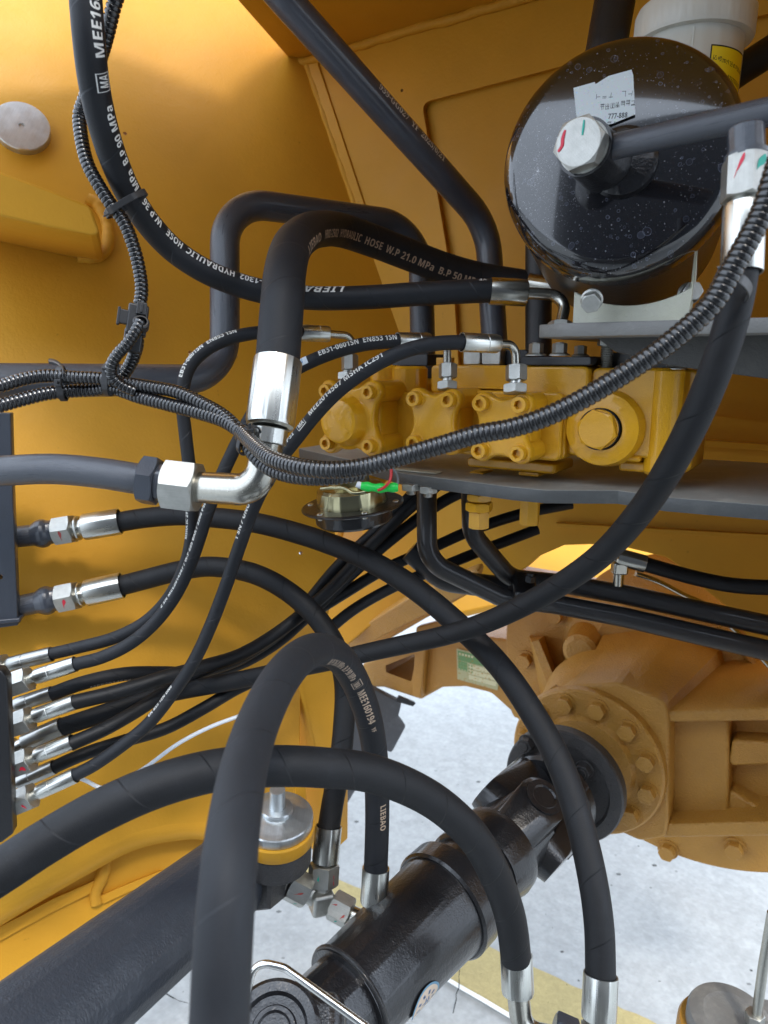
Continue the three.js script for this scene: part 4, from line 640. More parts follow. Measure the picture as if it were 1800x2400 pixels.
{
  const T = new Thing('air_tank', 'round glossy black tank end spotted with dried water marks, silver bolt at its centre', 'tank');
  const NT = new V3(-.34, .13, .93).normalize(), TB = new V3(-.56, .03, .83).normalize(), f = frame(P(1452, 384, .585), NT, new V3(.03, 1, 0)), R = .0945;
  const cv = document.createElement('canvas'); cv.width = cv.height = 1024; const g = cv.getContext('2d'), X = (m) => 512 + m * 512 / (R * 1.1), Yc = (m) => 512 - m * 512 / (R * 1.1);
  g.fillStyle = '#0d0c10'; g.fillRect(0, 0, 1024, 1024);
  for (let i = 0; i < 170; i++) { const a = rnd() * 6.283, r = Math.sqrt(rnd()) * R, x = X(Math.cos(a) * r), y = Yc(Math.sin(a) * r), k = 3 + rnd() * rnd() * 13, e = .7 + rnd() * .6; g.beginPath(); g.ellipse(x, y, k, k * e, rnd() * 3, 0, 7); g.fillStyle = `rgba(112,120,140,${.10 + rnd() * .25})`; g.fill(); g.lineWidth = 1.2 + rnd() * 1.3; g.strokeStyle = `rgba(150,158,176,${.15 + rnd() * .4})`; g.stroke(); }
  for (let i = 0; i < 2600; i++) { const a = rnd() * 6.283, r = Math.sqrt(rnd()) * R, x = Math.cos(a) * r - R * .18 * (rnd() < .6), y = Math.sin(a) * r - R * .2 * (rnd() < .5); g.fillStyle = `rgba(200,200,205,${.12 + rnd() * .5})`; const k = .6 + rnd() * rnd() * 2.6; g.beginPath(); g.ellipse(X(x), Yc(y), k, k * (.6 + rnd() * .8), 0, 0, 7); g.fill(); }
  for (let i = 0; i < 3600; i++) { const a = rnd() * 6.283, r = rnd() * .42 * R, x = -R * .66 + Math.cos(a) * r, y = -R * .12 + Math.sin(a) * r * 1.5; if (Math.hypot(x, y) > R) continue; g.fillStyle = `rgba(205,205,208,${.15 + rnd() * .5})`; const k = .5 + rnd() * rnd() * 1.7; g.beginPath(); g.ellipse(X(x), Yc(y), k, k * (.6 + rnd() * .8), 0, 0, 7); g.fill(); }
  for (let i = 0; i < 60; i++) { g.fillStyle = 'rgba(225,225,222,.75)'; const a = rnd() * 6.283, r = Math.sqrt(rnd()) * R * .9; g.fillRect(X(Math.cos(a) * r), Yc(Math.sin(a) * r), 1 + rnd() * 3, 1 + rnd() * 4); }
  const tx = new THREE.CanvasTexture(cv); tx.colorSpace = THREE.SRGBColorSpace;
  const dm = new THREE.MeshPhysicalMaterial({ color: lin(1, 1, 1), map: tx, roughness: .16, clearcoat: 1, clearcoatRoughness: .05 });
  const prof = []; for (let i = 0; i <= 60; i++) { const r = R * Math.sqrt(i / 60), k = r / R; const e = Math.max(0, (k - .84) / .16); prof.push([r, .028 - .008 * k * k - .017 * (1 - Math.sqrt(Math.max(0, 1 - e * e)))]); } prof.push([R, -.004], [R, -.012], [R, -.016]);
  const dome = new THREE.LatheGeometry(prof.map(([r, y]) => new V2(Math.max(r, 1e-5), y)).reverse(), 96).rotateX(Math.PI / 2); { const p = dome.attributes.position, uv = dome.attributes.uv; for (let i = 0; i < p.count; i++) uv.setXY(i, .5 + p.getX(i) / (R * 2.2), .5 + p.getY(i) / (R * 2.2)); } dome.computeVertexNormals();
  T.part('dome', inFrame(clean(dome), f), dm);
  T.part('shell', onF(lathe([[0, -.17], [R * .985, -.17], [R * .985, -.022], [R * .99, -.016], [R, -.013], [R, -.010], [0, -.010]], 72).rotateX(Math.PI / 2), f, 0, 0, 0), mat(lin(.03, .03, .031), .33, { map: rep(cDust, 8), clearcoat: .5, clearcoatRoughness: .25, bumpMap: rep(bCast, 8), bumpScale: .0006 }));
  // torn paper label on the dome
  const lc = document.createElement('canvas'); lc.width = 512; lc.height = 360; const l = lc.getContext('2d'); l.fillStyle = '#c9d1d3'; l.fillRect(0, 0, 512, 360); l.fillStyle = '#2e3136';
  for (let i = 0; i < 500; i++) { l.fillStyle = `rgba(${150 + rnd() * 90},${160 + rnd() * 90},${165 + rnd() * 85},.35)`; l.fillRect(rnd() * 512, rnd() * 360, 2 + rnd() * 12, 2 + rnd() * 9); }
  const glyph = (x, y, s, n) => { l.lineWidth = s * .09; l.strokeStyle = '#2e3136'; for (let i = 0; i < n; i++) { l.beginPath(); const h = rnd() < .5; const a = rnd() * s, b = rnd() * s; h ? (l.moveTo(x + s * .05, y + a), l.lineTo(x + s * .95, y + a)) : (l.moveTo(x + b, y + s * .05), l.lineTo(x + b * (.8 + rnd() * .3), y + s * .95)); l.stroke(); } };
  for (let i = 0; i < 7; i++) glyph(230 + i * 40, 185 - i * 2, 34, 5); l.font = 'bold 42px sans-serif'; l.fillStyle = '#26292e'; l.fillText('777-888', 300, 275); for (let i = 0; i < 6; i++) glyph(300 + i * 36, 292, 32, 5); for (let i = 0; i < 6; i++) if (rnd() < .8) glyph(190 + i * 50, 120, 34, 2);
  const lt = new THREE.CanvasTexture(lc); lt.colorSpace = THREE.SRGBColorSpace;
  const corners = [[1344, 206], [1394, 192], [1396, 197], [1426, 178], [1480, 163], [1484, 176], [1489, 268], [1440, 288], [1356, 318]].map(([x, y]) => fr2(frame(inF(f, 0, 0, .03), NT, new V3(.03, 1, 0)), x, y));
  const sg = new THREE.ShapeGeometry(new THREE.Shape(corners)); { const grid = new THREE.PlaneGeometry(1, 1, 1, 1); grid.dispose(); const uv = sg.attributes.uv, p = sg.attributes.position; let x0 = 9, x1 = -9, y0 = 9, y1 = -9; for (const c of corners) { x0 = Math.min(x0, c.x); x1 = Math.max(x1, c.x); y0 = Math.min(y0, c.y); y1 = Math.max(y1, c.y); } for (let i = 0; i < p.count; i++) { uv.setXY(i, (p.getX(i) - x0) / (x1 - x0), (p.getY(i) - y0) / (y1 - y0)); p.setZ(i, .0299); } }
  T.part('paper_label', inFrame(sg, f), new THREE.MeshStandardMaterial({ map: lt, roughness: .35, side: THREE.DoubleSide }));
  // banjo boss, bolt and cross pipe
  const hubC = fr2(frame(inF(f, 0, 0, .022), NT, new V3(.03, 1, 0)), 1424, 391), hub = inF(f, hubC.x, hubC.y, .022);
  T.part('boss', put(lathe([[.0215, -.004], [.0215, .024], [.0205, .028], [.0205, .058], [0, .058]], 48), hub, TB), M.gloss);
  T.part('boss_base', put(lathe([[.027, 0], [.0262, .009], [.022, .011], [0, .011]], 48), hub.clone().addScaledVector(U, .012), NT), M.gloss);
  const bo = hub.clone().addScaledVector(TB, .058), bm = T.part('hex_bolt', put(join(hexNut(.0335, .0125), lathe([[0, 0], [.0185, 0], [.0185, .0024], [0, .0024]]).translate(0, -.002, 0)), bo, TB, .12), M.nut);
  const bf = frame(bo.clone().addScaledVector(TB, .0127), TB), stroke = (pts, mt, w) => T.part('paint_mark', inFrame(clean(sweep(smooth(pts.map(([x, y]) => new V3(x, y, 0)), .001), (s, L) => w * (.6 + .4 * Math.sin(s / L * 3)), { seg: 6, cap: true }).scale(1, 1, .12)), bf), mt, bm);
  stroke([[.0035, .014], [.0034, .009], [.003, .004]], M.green, .0009); stroke([[-.0100, .0095], [-.0115, .004], [-.0118, -.001], [-.0145, -.0045]], M.red, .0014);
  const pa = P(1440, 330, .52), pb = P(1900, 240, .43), T2 = T;
  T2.part('cross_pipe', sweep(bent([hub.clone().addScaledVector(TB, .043), pb], .01), .0088, { cap: true, seg: 28 }), M.slate);
  const tj = P(1748, 300, .43), tb = P(1750, 374, .43); T2.part('tee_branch', join(put(disc(.0105, tj.distanceTo(P(1750, 366, .43)), .001), tj, tb.clone().sub(tj)), put(lathe([[0, 0], [.0125, 0], [.0125, .003], [0, .003]]), P(1750, 362, .43), tb.clone().sub(tj))), M.slate);
  T.done();
}
// ---------- fluid reservoir ----------
{
  const T = new Thing('fluid_reservoir', 'milky white plastic fluid pot with ribbed cap and yellow warning label', 'reservoir'), o = P(1606, 250, .70), r = .0465;
  const ax = new V3(.03, 1, 0).normalize();
  T.part('pot', put(lathe([[0, -.05], [.040, -.05], [r, -.042], [r, .055], [r * .97, .06], [0, .06]], 56), o, ax), M.pot);
  const cap = new THREE.LatheGeometry([[0, .0], [.0535, .0], [.0548, .002], [.0548, .024], [.0525, .029], [.045, .031], [0, .031]].map(([a, b]) => new V2(Math.max(a, 1e-5), b)), 144); { const p = cap.attributes.position; for (let i = 0; i < p.count; i++) { const y = p.getY(i), rr = Math.hypot(p.getX(i), p.getZ(i)); if (y > .001 && y < .026 && rr > .05) { const k = 1 - (i % 3 ? 0 : .008); p.setX(i, p.getX(i) * k); p.setZ(i, p.getZ(i) * k); } } cap.computeVertexNormals(); }
  T.part('cap', put(boxUV(toCreasedNormals(clean(cap.translate(0, .055, 0)), .6)), o, ax), M.pot);
  T.part('mould_seam', put(rbox(.0016, .08, .0012, .0003).translate(0, .012, r), o, ax, -.35), M.pot);
  const c = document.createElement('canvas'); c.width = 384; c.height = 512; const g = c.getContext('2d'); g.fillStyle = '#1a1a14'; g.fillRect(0, 0, 384, 512); g.fillStyle = '#f2d516'; g.fillRect(10, 10, 364, 492); g.strokeStyle = g.fillStyle = '#221f10';
  const zi = (s, x, y, k) => { g.lineWidth = k * .09; for (const st of s.split(';')) { g.beginPath(); st.split(' ').forEach((q, i) => { const a = x + k * q[0] / 9, b = y + k * q[1] / 9; i ? g.lineTo(a, b) : g.moveTo(a, b); }); g.stroke(); } };
  const zs = ['24 25;35 36 58 88 86;52 61;71 28;18 20;84 85', '31 15;42 26;53 37;51 91;62 62 92;62 67;92 97;77 59;77 99', '13 53;33 28 19;53 59;63 93;63 68 98 93', '12 23;14 25;39 17;51 62;43 93;45 85;33 99', '12 42;22 39;49 29;52 92;56 96;54 94 99 59 54', '44 45;52 53;23 83 85;25 83;45 49;46 76;34 38 98', '12 52;32 38;14 54;24 27 57;71 76;92 99 79', '12 42;14 54;32 18 58 45;62 98 79;72 63', '12 23;14 25;18 36;62 63;33 93;54 39;64 93 59;66 99'];
  zs.forEach((s, i) => zi(s, 22 + i * 39, 70 + i * 5, 36));
  g.beginPath(); g.moveTo(95, 210); g.lineTo(150, 310); g.lineTo(30, 300); g.closePath(); g.fill(); g.fillStyle = '#f2d516'; g.fillRect(88, 245, 10, 34); g.fillRect(88, 286, 10, 9); g.fillStyle = '#221f10';
  for (let j = 0; j < 3; j++) for (let i = 0; i < 9 - j; i++) { const x = 175 + i * 21, y = 190 + j * 66 + i * 3; for (let k = 0; k < 4; k++) { g.fillRect(x + (k % 2) * 6, y + k * 9, 15 - (k % 2) * 4, 4); } g.fillRect(x + 7, y, 4, 38); }
  const t = new THREE.CanvasTexture(c); t.colorSpace = THREE.SRGBColorSpace;
  const lg = new THREE.CylinderGeometry(r + .0004, r + .0004, .062, 20, 1, true, .0, .98).translate(0, .006, 0); T.part('warning_label', put(clean(lg), o, ax), new THREE.MeshStandardMaterial({ map: t, roughness: .5, side: THREE.DoubleSide })); T.done();
}
// ---------- black tubes under the table ----------
{
  const T = new Thing('black_pipe', 'glossy black pipe dropping from the plate and bending away towards the axle', 'pipe');
  tube(T, 'tube', [[1000, 1130, .86], [1001, 1316, .86], [1180, 1402, .88], [1300, 1416, .885], [1460, 1446, .865], [1960, 1562, .80]], .0122, [.04, .05, .05, .05], M.gloss, { seg: 26 }); T.done();
  const T2 = new Thing('black_pipe', 'second glossy black pipe, bending from behind the hexagon stack', 'pipe');
  tube(T2, 'tube', [[1104, 1150, .87], [1106, 1252, .87], [1196, 1356, .90], [1320, 1368, .90], [1460, 1393, .875], [1960, 1500, .80]], .0122, [.035, .035, .05, .05], M.gloss, { seg: 26 }); T2.done();
  const T3 = new Thing('pipe_clamp', 'black clamp lump that joins the two glossy black pipes', 'clamp'), a = P(1225, 1388, .885), d = PL([1300, 1402, .885]).sub(PL([1180, 1385, .885])).normalize();
  T3.part('clamp_block', put(rbox(.034, .030, .046, .006), a, d, .4), M.gloss); T3.part('bolt', put(join(hexNut(.012, .008), disc(.005, .012)), a.clone().add(new V3(.005, .018, .012)), new V3(.1, 1, .1)), M.satin); T3.done();
  const T4 = new Thing('black_pipe', 'short dull black pipe lying behind the two bent glossy pipes', 'pipe'); tube(T4, 'tube', [[960, 1290, .93], [1040, 1360, .93], [1290, 1392, .92]], .015, .05, M.satin); T4.done();
}
{
  const T = new Thing('brake_hose', 'black hose with a steel end fitting crossing the bright slot behind the pipes', 'hose');
  T.part('rubber_hose', sweep(smooth([[1505, 1320, .86], [1560, 1336, .855], [1640, 1357, .845], [1720, 1372, .83], [1900, 1380, .80]]), .0090, { cap: true, seg: 20 }), M.rubberFine);
  ferrule(T, P(1512, 1322, .86), P(1446, 1304, .865), .0108, 0, M.steel); T.part('tee', join(put(disc(.0065, .034), P(1452, 1310, .866), new V3(.02, -1, 0)), rbox(.018, .016, .016, .003).translate(...P(1452, 1330, .866).toArray())), M.steel);
  T.part('thin_line', sweep(smooth([[1490, 1345, .875], [1540, 1362, .88], [1600, 1393, .89], [1660, 1422, .90], [1740, 1495, .90], [1820, 1580, .90]]), .0032, { cap: true, seg: 12 }), M.steel); T.done();
}
// ---------- axle ----------
{
  const T = new Thing('drive_axle', 'dusty ochre cast axle housing with bolted round carrier and ribbed nose', 'axle');
  const f = frame(P(1640, 1582, 1.16), N), c = (x, y) => fr2(f, x, y);
  { const v0 = c(1560, 1392).y, a0 = Math.asin(v0 / .340), s = new THREE.Shape(); s.absarc(0, 0, .340, Math.PI - a0, 2 * Math.PI + a0, false); s.closePath(); T.part('carrier_flange', inFrame(extrude(s, .03, .003, { cs: 90 }), f), M.axle); }
  T.part('carrier_dome', onF(lathe([[.2, 0], [.19, .008], [.17, .014], [.15, .02], [.14, .03], [0, .03]], 72).rotateX(Math.PI / 2), f, -.03, 0, 0), M.axle);
  const hb = join(put(lathe([[0, 0], [.0175, 0], [.0175, .003], [0, .003]], 24), new V3(), Y), hexNut(.024, .015).translate(0, .003, 0)), qn = QY(N);
  for (const [x, y] of [[1306, 1440], [1234, 1545], [1566, 1990], [1722, 1985], [1222, 1660], [1440, 1345], [1860, 1900], [1320, 1425], [1440, 1960]].slice(0, 5)) { const q = c(x, y); T.at('flange_bolt', hb, M.axle, inF(f, q.x, q.y, 0), qn); }
  for (const [x, y] of [[1770, 1555], [1706, 1500], [1590, 1470]]) { const q = c(x, y); T.at('flange_bolt', hb, M.axle, inF(f, q.x, q.y, 0), qn); }
  // pinion nose: a cone towards the shaft, ring of bolts
  const nf = frame(P(1370, 1788, 1.035), N), cone0 = fr2(f, 1420, 1740);
  T.part('nose_ring', onF(lathe([[0, -.02], [.110, -.02], [.112, -.016], [.111, -.003], [.108, 0], [.073, .001], [.068, .008], [.062, .010], [0, .010]], 72).rotateX(Math.PI / 2), nf, 0, 0, 0), M.axle);
  T.part('nose_cone', onF(lathe([[.096, -.012], [.097, -.03], [.104, -.06], [.12, -.15], [0, -.15]], 64).rotateX(Math.PI / 2), nf, 0, 0, 0), M.axle);
  const nb = join(put(lathe([[0, 0], [.0150, 0], [.0150, .0022], [0, .0022]], 24), new V3(), Y), hexNut(.0215, .0125).translate(0, .002, 0));
  for (let i = 0; i < 12; i++) { const a = i * Math.PI / 6 + .16; T.at('nose_bolt', nb, M.axle, inF(nf, Math.sin(a) * .091, Math.cos(a) * .091, 0), qn); }
  // casting round the nose: front slab with pockets, a sloping top, shelves and webs
  const nn = nf.o.clone().sub(f.o).dot(N), web = (list, n0, depth, r = .008) => T.part('web', plateOn(frame(f.o.clone().addScaledVector(N, n0), N), list, depth, r, .004), M.axle);
  web([[1252, 1690], [1282, 1640], [1340, 1606], [1450, 1600], [1562, 1646], [1568, 1690], [1566, 1925], [1560, 1962], [1500, 1972], [1430, 1940], [1310, 1890]], nn - .016, nn - .02, [.03, .03, .03, .03, .03, .003, .003, .012, .02, .03, .05]);
  web([[1540, 1664], [1560, 1668], [1980, 1652], [1980, 1688], [1560, 1694], [1540, 1690]], nn - .022, nn - .02); web([[1536, 1926], [1560, 1930], [1980, 1922], [1980, 1958], [1556, 1964], [1536, 1950]], nn - .022, nn - .02);
  web([[1552, 1684], [1708, 1684], [1708, 1936], [1552, 1936]], nn - .055, nn - .06, .01); web([[1690, 1684], [1980, 1680], [1980, 1936], [1690, 1936]], nn - .09, nn - .095, .01); web([[1716, 1735], [1980, 1752], [1980, 1790], [1706, 1796]], nn - .06, .04); web([[1706, 1850], [1800, 1905], [1980, 1912], [1980, 1940], [1706, 1940]], nn - .06, .04);
  const cp = (list, n) => list.map(([x, y]) => hit(frame(f.o.clone().addScaledVector(N, n), N), x, y)), hull = (pts) => boxUV(toCreasedNormals(clean(new ConvexGeometry(pts)), .5));
  T.part('sloping_cover', hull([...cp([[1350, 1618], [1420, 1606], [1490, 1612], [1562, 1650], [1566, 1672]], nn - .024), ...cp([[1418, 1478], [1600, 1452], [1700, 1510], [1745, 1660], [1560, 1690]], .012)]), M.axle);
  T.part('rib', hull([...cp([[1246, 1505], [1262, 1500], [1300, 1590], [1286, 1610]], .055), ...cp([[1240, 1490], [1275, 1490], [1312, 1600], [1270, 1640]], 0)]), M.axle); T.part('rib', hull([...cp([[1262, 1634], [1300, 1606], [1320, 1618]], nn - .05), ...cp([[1236, 1650], [1330, 1590], [1340, 1640]], .01)]), M.axle);
  T.part('rib', hull([...cp([[1800, 1600], [1816, 1610], [1690, 1470], [1700, 1462]], .05), ...cp([[1830, 1620], [1700, 1440], [1670, 1470]], 0)]), M.axle);
  T.part('oil_boss', onF(lathe([[0, .075], [.022, .075], [.03, .070], [.036, .03], [.045, 0], [0, 0]], 40).rotateX(Math.PI / 2), f, c(1385, 1500).x, c(1385, 1500).y, -.01), M.axle);
  // left arm going away behind, with a window and the type plate
  const af = frame(P(1010, 1560, 1.50), N.clone().addScaledVector(U, -.06));
  const hole = roundPoly(px2(af, [[898, 1555], [985, 1520], [968, 1605], [900, 1580]]), .01, THREE.Path);
  T.part('arm', plateOn(af, [[826, 1610], [850, 1555], [985, 1500], [1100, 1488], [1200, 1500], [1260, 1470], [1330, 1420], [1420, 1420], [1420, 1700], [1232, 1712], [1200, 1670], [1150, 1625], [1090, 1610], [1035, 1612], [985, 1640], [900, 1612]], .16, [.01, .01, .02, .02, .03, .02, .01, .01, .01, .02, .03, .03, .03, .03, .01, .01], .006, [hole]), M.axle);
  T.part('arm_rib', plateOn(frame(af.o.clone().addScaledVector(N, .02), N), [[975, 1470], [1050, 1450], [1052, 1470], [1000, 1485], [985, 1638], [965, 1632]], .02, .006, .003), M.axle);
  const pc = document.createElement('canvas'); pc.width = 256; pc.height = 160; const g = pc.getContext('2d'); g.fillStyle = '#b9b78c'; g.fillRect(0, 0, 256, 160); g.fillStyle = '#6f9a63'; g.fillRect(8, 8, 240, 50); g.fillRect(8, 60, 60, 40); g.fillStyle = '#d9d6b0'; for (let i = 0; i < 5; i++) g.fillRect(16 + i * 18, 18, 12, 12); for (let j = 0; j < 3; j++) { g.fillRect(76, 64 + j * 28, 168, 22); } g.fillStyle = '#7fa36c'; for (let j = 0; j < 3; j++) for (let i = 0; i < 5; i++) g.fillRect(20 + i * 18, 66 + j * 16, 10, 9); for (let i = 0; i < 160; i++) { g.fillStyle = `rgba(${150 + rnd() * 40},${110 + rnd() * 30},50,.35)`; g.fillRect(rnd() * 256, rnd() * 160, 3 + rnd() * 9, 2 + rnd() * 6); }
  const t = new THREE.CanvasTexture(pc); t.colorSpace = THREE.SRGBColorSpace; const pf = frame(af.o.clone().addScaledVector(af.n, .002), af.n), q = px2(pf, [[1070, 1520], [1072, 1592], [1166, 1618], [1176, 1545]]), sg = new THREE.ShapeGeometry(new THREE.Shape(q)), uv = sg.attributes.uv, p = sg.attributes.position;
  for (let i = 0; i < p.count; i++) { const k = q.findIndex((w) => Math.hypot(w.x - p.getX(i), w.y - p.getY(i)) < 1e-6); uv.setXY(i, k === 0 || k === 1 ? 0 : 1, k === 0 || k === 3 ? 1 : 0); }
  T.part('type_plate', inFrame(sg, pf), new THREE.MeshStandardMaterial({ map: t, roughness: .5, side: THREE.DoubleSide }));
  T.done();
}
// frame members beyond the axle arm, seen through the gaps
{
  const T = new Thing('cross_member', 'ochre steel cross member and struts beyond the axle, seen through the gaps between hoses', 'machine frame'), f = frame(P(900, 1420, 1.45), N);
  T.part('beam', plateOn(f, [[780, 1500], [1010, 1340], [1120, 1300], [1180, 1290], [1180, 1345], [1040, 1425], [830, 1545]], .08, .01, .004), M.axle);
  T.part('underside', plateOn(frame(P(900, 1440, 1.30), N.clone().add(new V3(0, -.5, 0))), [[800, 1500], [960, 1400], [1130, 1330], [1110, 1385], [970, 1455], [820, 1530]], .02, .01, .003), M.axle);
  T.part('strut', plateOn(frame(P(840, 1280, 1.9), new V3(-.2, .5, .8)), [[780, 1215], [850, 1225], [900, 1280], [860, 1300], [790, 1290]], .05, .01, .004), M.axle);
  T.part('deck_plate', plateOn(frame(P(1350, 1320, 2.1), new V3(-.1, .8, .6)), [[1150, 1240], [1680, 1250], [1600, 1330], [1420, 1360], [1150, 1420], [1060, 1440], [1060, 1330]], .03, .01, .004), M.wall); T.done();
}
{
  const T = new Thing('mud_flap', 'dull grey rubber flap hanging beyond the axle arm', 'mud flap'), f = frame(P(890, 1690, 1.55), new V3(.2, .1, 1));
  T.part('flap', plateOn(f, [[812, 1590], [848, 1600], [942, 1648], [934, 1680], [952, 1702], [918, 1766], [892, 1752], [770, 1960], [740, 2000], [640, 1900], [760, 1700]], .03, .008, .003), M.flap);
  T.part('clip', plateOn(frame(f.o.clone().addScaledVector(f.n, .03), f.n), [[936, 1632], [976, 1648], [968, 1656], [930, 1645]], .01, .003, .001), M.satin); T.done();
}
// ---------- drive shaft ----------
const A0 = P(1322, 1838, .99), A1 = P(560, 2594, .60), AX = A1.clone().sub(A0).normalize();
const along = (x) => { let lo = 0, hi = A0.distanceTo(A1); for (let i = 0; i < 50; i++) { const m = (lo + hi) / 2, q = A0.clone().addScaledVector(AX, m).sub(EYE), z = q.y * -st + q.z * -ct, X = 900 + q.x / z * FPX; X > x ? lo = m : hi = m; } return lo; };
{
  const T = new Thing('drive_shaft', 'black telescopic drive shaft with welded rings running down from the axle flange', 'drive shaft'), at = (x, o = 0) => A0.clone().addScaledVector(AX, along(x) + o);
  const seg = (name, x0, x1, prof) => { const a = at(x0), L = along(x1) - along(x0); T.part(name, put(lathe([[0, 0], ...prof.map(([r, k]) => [r, k * L]), [0, L]], 64), a, AX), M.gloss); };
  const ff = frame(A0.clone().addScaledVector(N, .01), N); 
  T.part('companion_flange', onF(lathe([[0, -.022], [.0815, -.022], [.0835, -.019], [.0835, -.004], [.0815, -.001], [.066, 0], [.063, -.006], [0, -.006]], 72).rotateX(Math.PI / 2), ff, 0, 0, 0), M.forged);
  const fb = join(hexNut(.0195, .012).translate(0, .002, 0), disc(.0125, .002), disc(.0065, .016)), qn = QY(N);
  for (const [x, y] of [[1370, 1802], [1236, 1740], [1330, 1985]]) { const q = fr2(ff, x, y); T.at('flange_bolt', fb, M.forged, inF(ff, q.x, q.y, 0), qn); }
  // yoke: two ears and cross
  const yo = at(1222), yf = frame(yo, AX, new V3(.15, .8, .5)), ringAt = (u, v, w, r, ax) => Array.from({ length: 22 }, (_, i) => { const a = i / 22 * 2 * Math.PI, p = Math.cos(a) * r, q = Math.sin(a) * r; return ax === 'v' ? inF(yf, u + p, v, w + q) : ax === 'u' ? inF(yf, u, v + p, w + q) : inF(yf, u + p, v + q, w); });
  const lump = (...rings) => boxUV(toCreasedNormals(clean(new ConvexGeometry(rings.flat())), .6));
  const earV = (s) => lump(ringAt(0, s * .066, 0, .024, 'v'), ringAt(0, s * .062, 0, .031, 'v'), ringAt(0, s * .036, .002, .032, 'v'), ringAt(0, s * .02, .058, .030, 'w'));
  const earU = (s) => lump(ringAt(s * .062, 0, 0, .027, 'u'), ringAt(s * .036, 0, 0, .032, 'u'), ringAt(s * .03, 0, -.075, .036, 'w'));
  T.part('flange_yoke', join(earU(1), earU(-1), put(disc(.062, .02, .004), inF(yf, 0, 0, -.066), AX.clone().negate())), M.gloss);
  T.part('shaft_yoke', join(earV(1), earV(-1), onF(lathe([[0, .03], [.03, .03], [.046, .042], [.055, .052], [.056, .064], [.050, .09], [0, .09]], 48).rotateX(Math.PI / 2), yf, 0, 0, 0)), M.gloss);
  T.part('cross', join(onF(disc(.017, .1).translate(0, -.05, 0), yf, 0, 0, 0), onF(disc(.017, .1).translate(0, -.05, 0).rotateZ(Math.PI / 2), yf, 0, 0, 0)), M.forged);
  T.part('bearing_cap', onF(lathe([[0, 0], [.021, 0], [.023, .002], [.023, .004], [.016, .004], [.014, .002], [0, .002]]), yf, 0, .0655, 0), M.gloss);
  seg('front_tube', 1225, 1050, [[.047, 0], [.049, 1]]);
  seg('dust_ring', 1118, 1096, [[.052, 0], [.056, .15], [.056, .8], [.052, 1]]);
  seg('sleeve_collar', 1066, 1030, [[.0540, 0], [.0625, .06], [.0625, .9], [.060, 1]]);
  seg('outer_tube', 1046, 812, [[.0585, 0], [.0585, .06], [.0565, .14], [.0500, 1]]);
  T.part('weld_bead', bead(ringPts(at(1036), AX, .0592), .0024), M.gloss);
  seg('rear_tube', 812, 560, [[.0435, 0], [.0435, 1]]); T.part('weld_bead', bead(ringPts(at(818), AX, .0508), .0024), M.gloss);
  seg('step_ring', 830, 812, [[.0512, 0], [.0512, .4], [.048, .8], [.044, 1]]);
  // near yoke with its bearing cap at the photo edge
  const cf = frame(P(642, 2418, .545), EYE.clone().sub(P(642, 2418, .545)).add(new V3(-.08, .42, 0))); T.part('bearing_cap', onF(lathe([[0, .001], [.012, .001], [.0135, .003], [.0165, .003], [.018, .0005], [.024, .0005], [.0262, .004], [.0325, .005], [.036, .002], [.037, -.02], [0, -.02]], 64).rotateX(Math.PI / 2), cf, 0, 0, 0), M.gloss);
  T.part('near_yoke', onF(rbox(.10, .11, .04, .014), cf, .004, -.02, -.034), M.gloss);
  // round maker's sticker on the tube
  const c = document.createElement('canvas'); c.width = c.height = 256; const g = c.getContext('2d'); g.fillStyle = '#5f8aa5'; g.beginPath(); g.arc(128, 128, 127, 0, 7); g.fill(); g.fillStyle = '#c9b7a4'; g.beginPath(); g.arc(128, 128, 112, 0, 7); g.fill(); g.fillStyle = '#46658a'; for (let i = 0; i < 9; i++) { const a = i * .7; g.save(); g.translate(128 + Math.cos(a) * 70, 128 + Math.sin(a) * 70); g.rotate(a); g.fillRect(-14, -10, 28, 20); g.clearRect(-8, -2, 16, 4); g.restore(); } g.fillRect(92, 100, 70, 12); g.fillRect(92, 124, 70, 12); g.fillRect(120, 92, 12, 70);
  const t = new THREE.CanvasTexture(c); t.colorSpace = THREE.SRGBColorSpace; const so = at(905), dir = P(1012, 2350, .70).sub(so); dir.addScaledVector(AX, -dir.dot(AX)).normalize(); const sf = frame(so, dir, AX.clone().negate()), sg = new THREE.CircleGeometry(.021, 40, 0), p = sg.attributes.position, pos = []; const ring = new THREE.RingGeometry(0, .021, 40, 10), rp = ring.attributes.position;
  for (let i = 0; i < rp.count; i++) { const a = rp.getX(i) / .0541; rp.setXYZ(i, Math.sin(a) * .0541, rp.getY(i), Math.cos(a) * .0541); } const ru = ring.attributes.uv; { const r0 = new THREE.RingGeometry(0, .021, 40, 10).attributes.position; for (let i = 0; i < ru.count; i++) ru.setXY(i, .5 + r0.getX(i) / .042, .5 + r0.getY(i) / .042); } ring.computeVertexNormals();
  T.part('round_sticker', inFrame(ring, sf), new THREE.MeshStandardMaterial({ map: t, alphaTest: .5, roughness: .5, side: THREE.DoubleSide }));
  T.done();
}
function ringPts(o, ax, r) { const q = QY(ax), out = []; for (let i = 0; i <= 180; i++) { const a = i / 180 * 2 * Math.PI; out.push(new V3(Math.sin(a) * r, 0, Math.cos(a) * r).applyQuaternion(q).add(o)); } return out; }
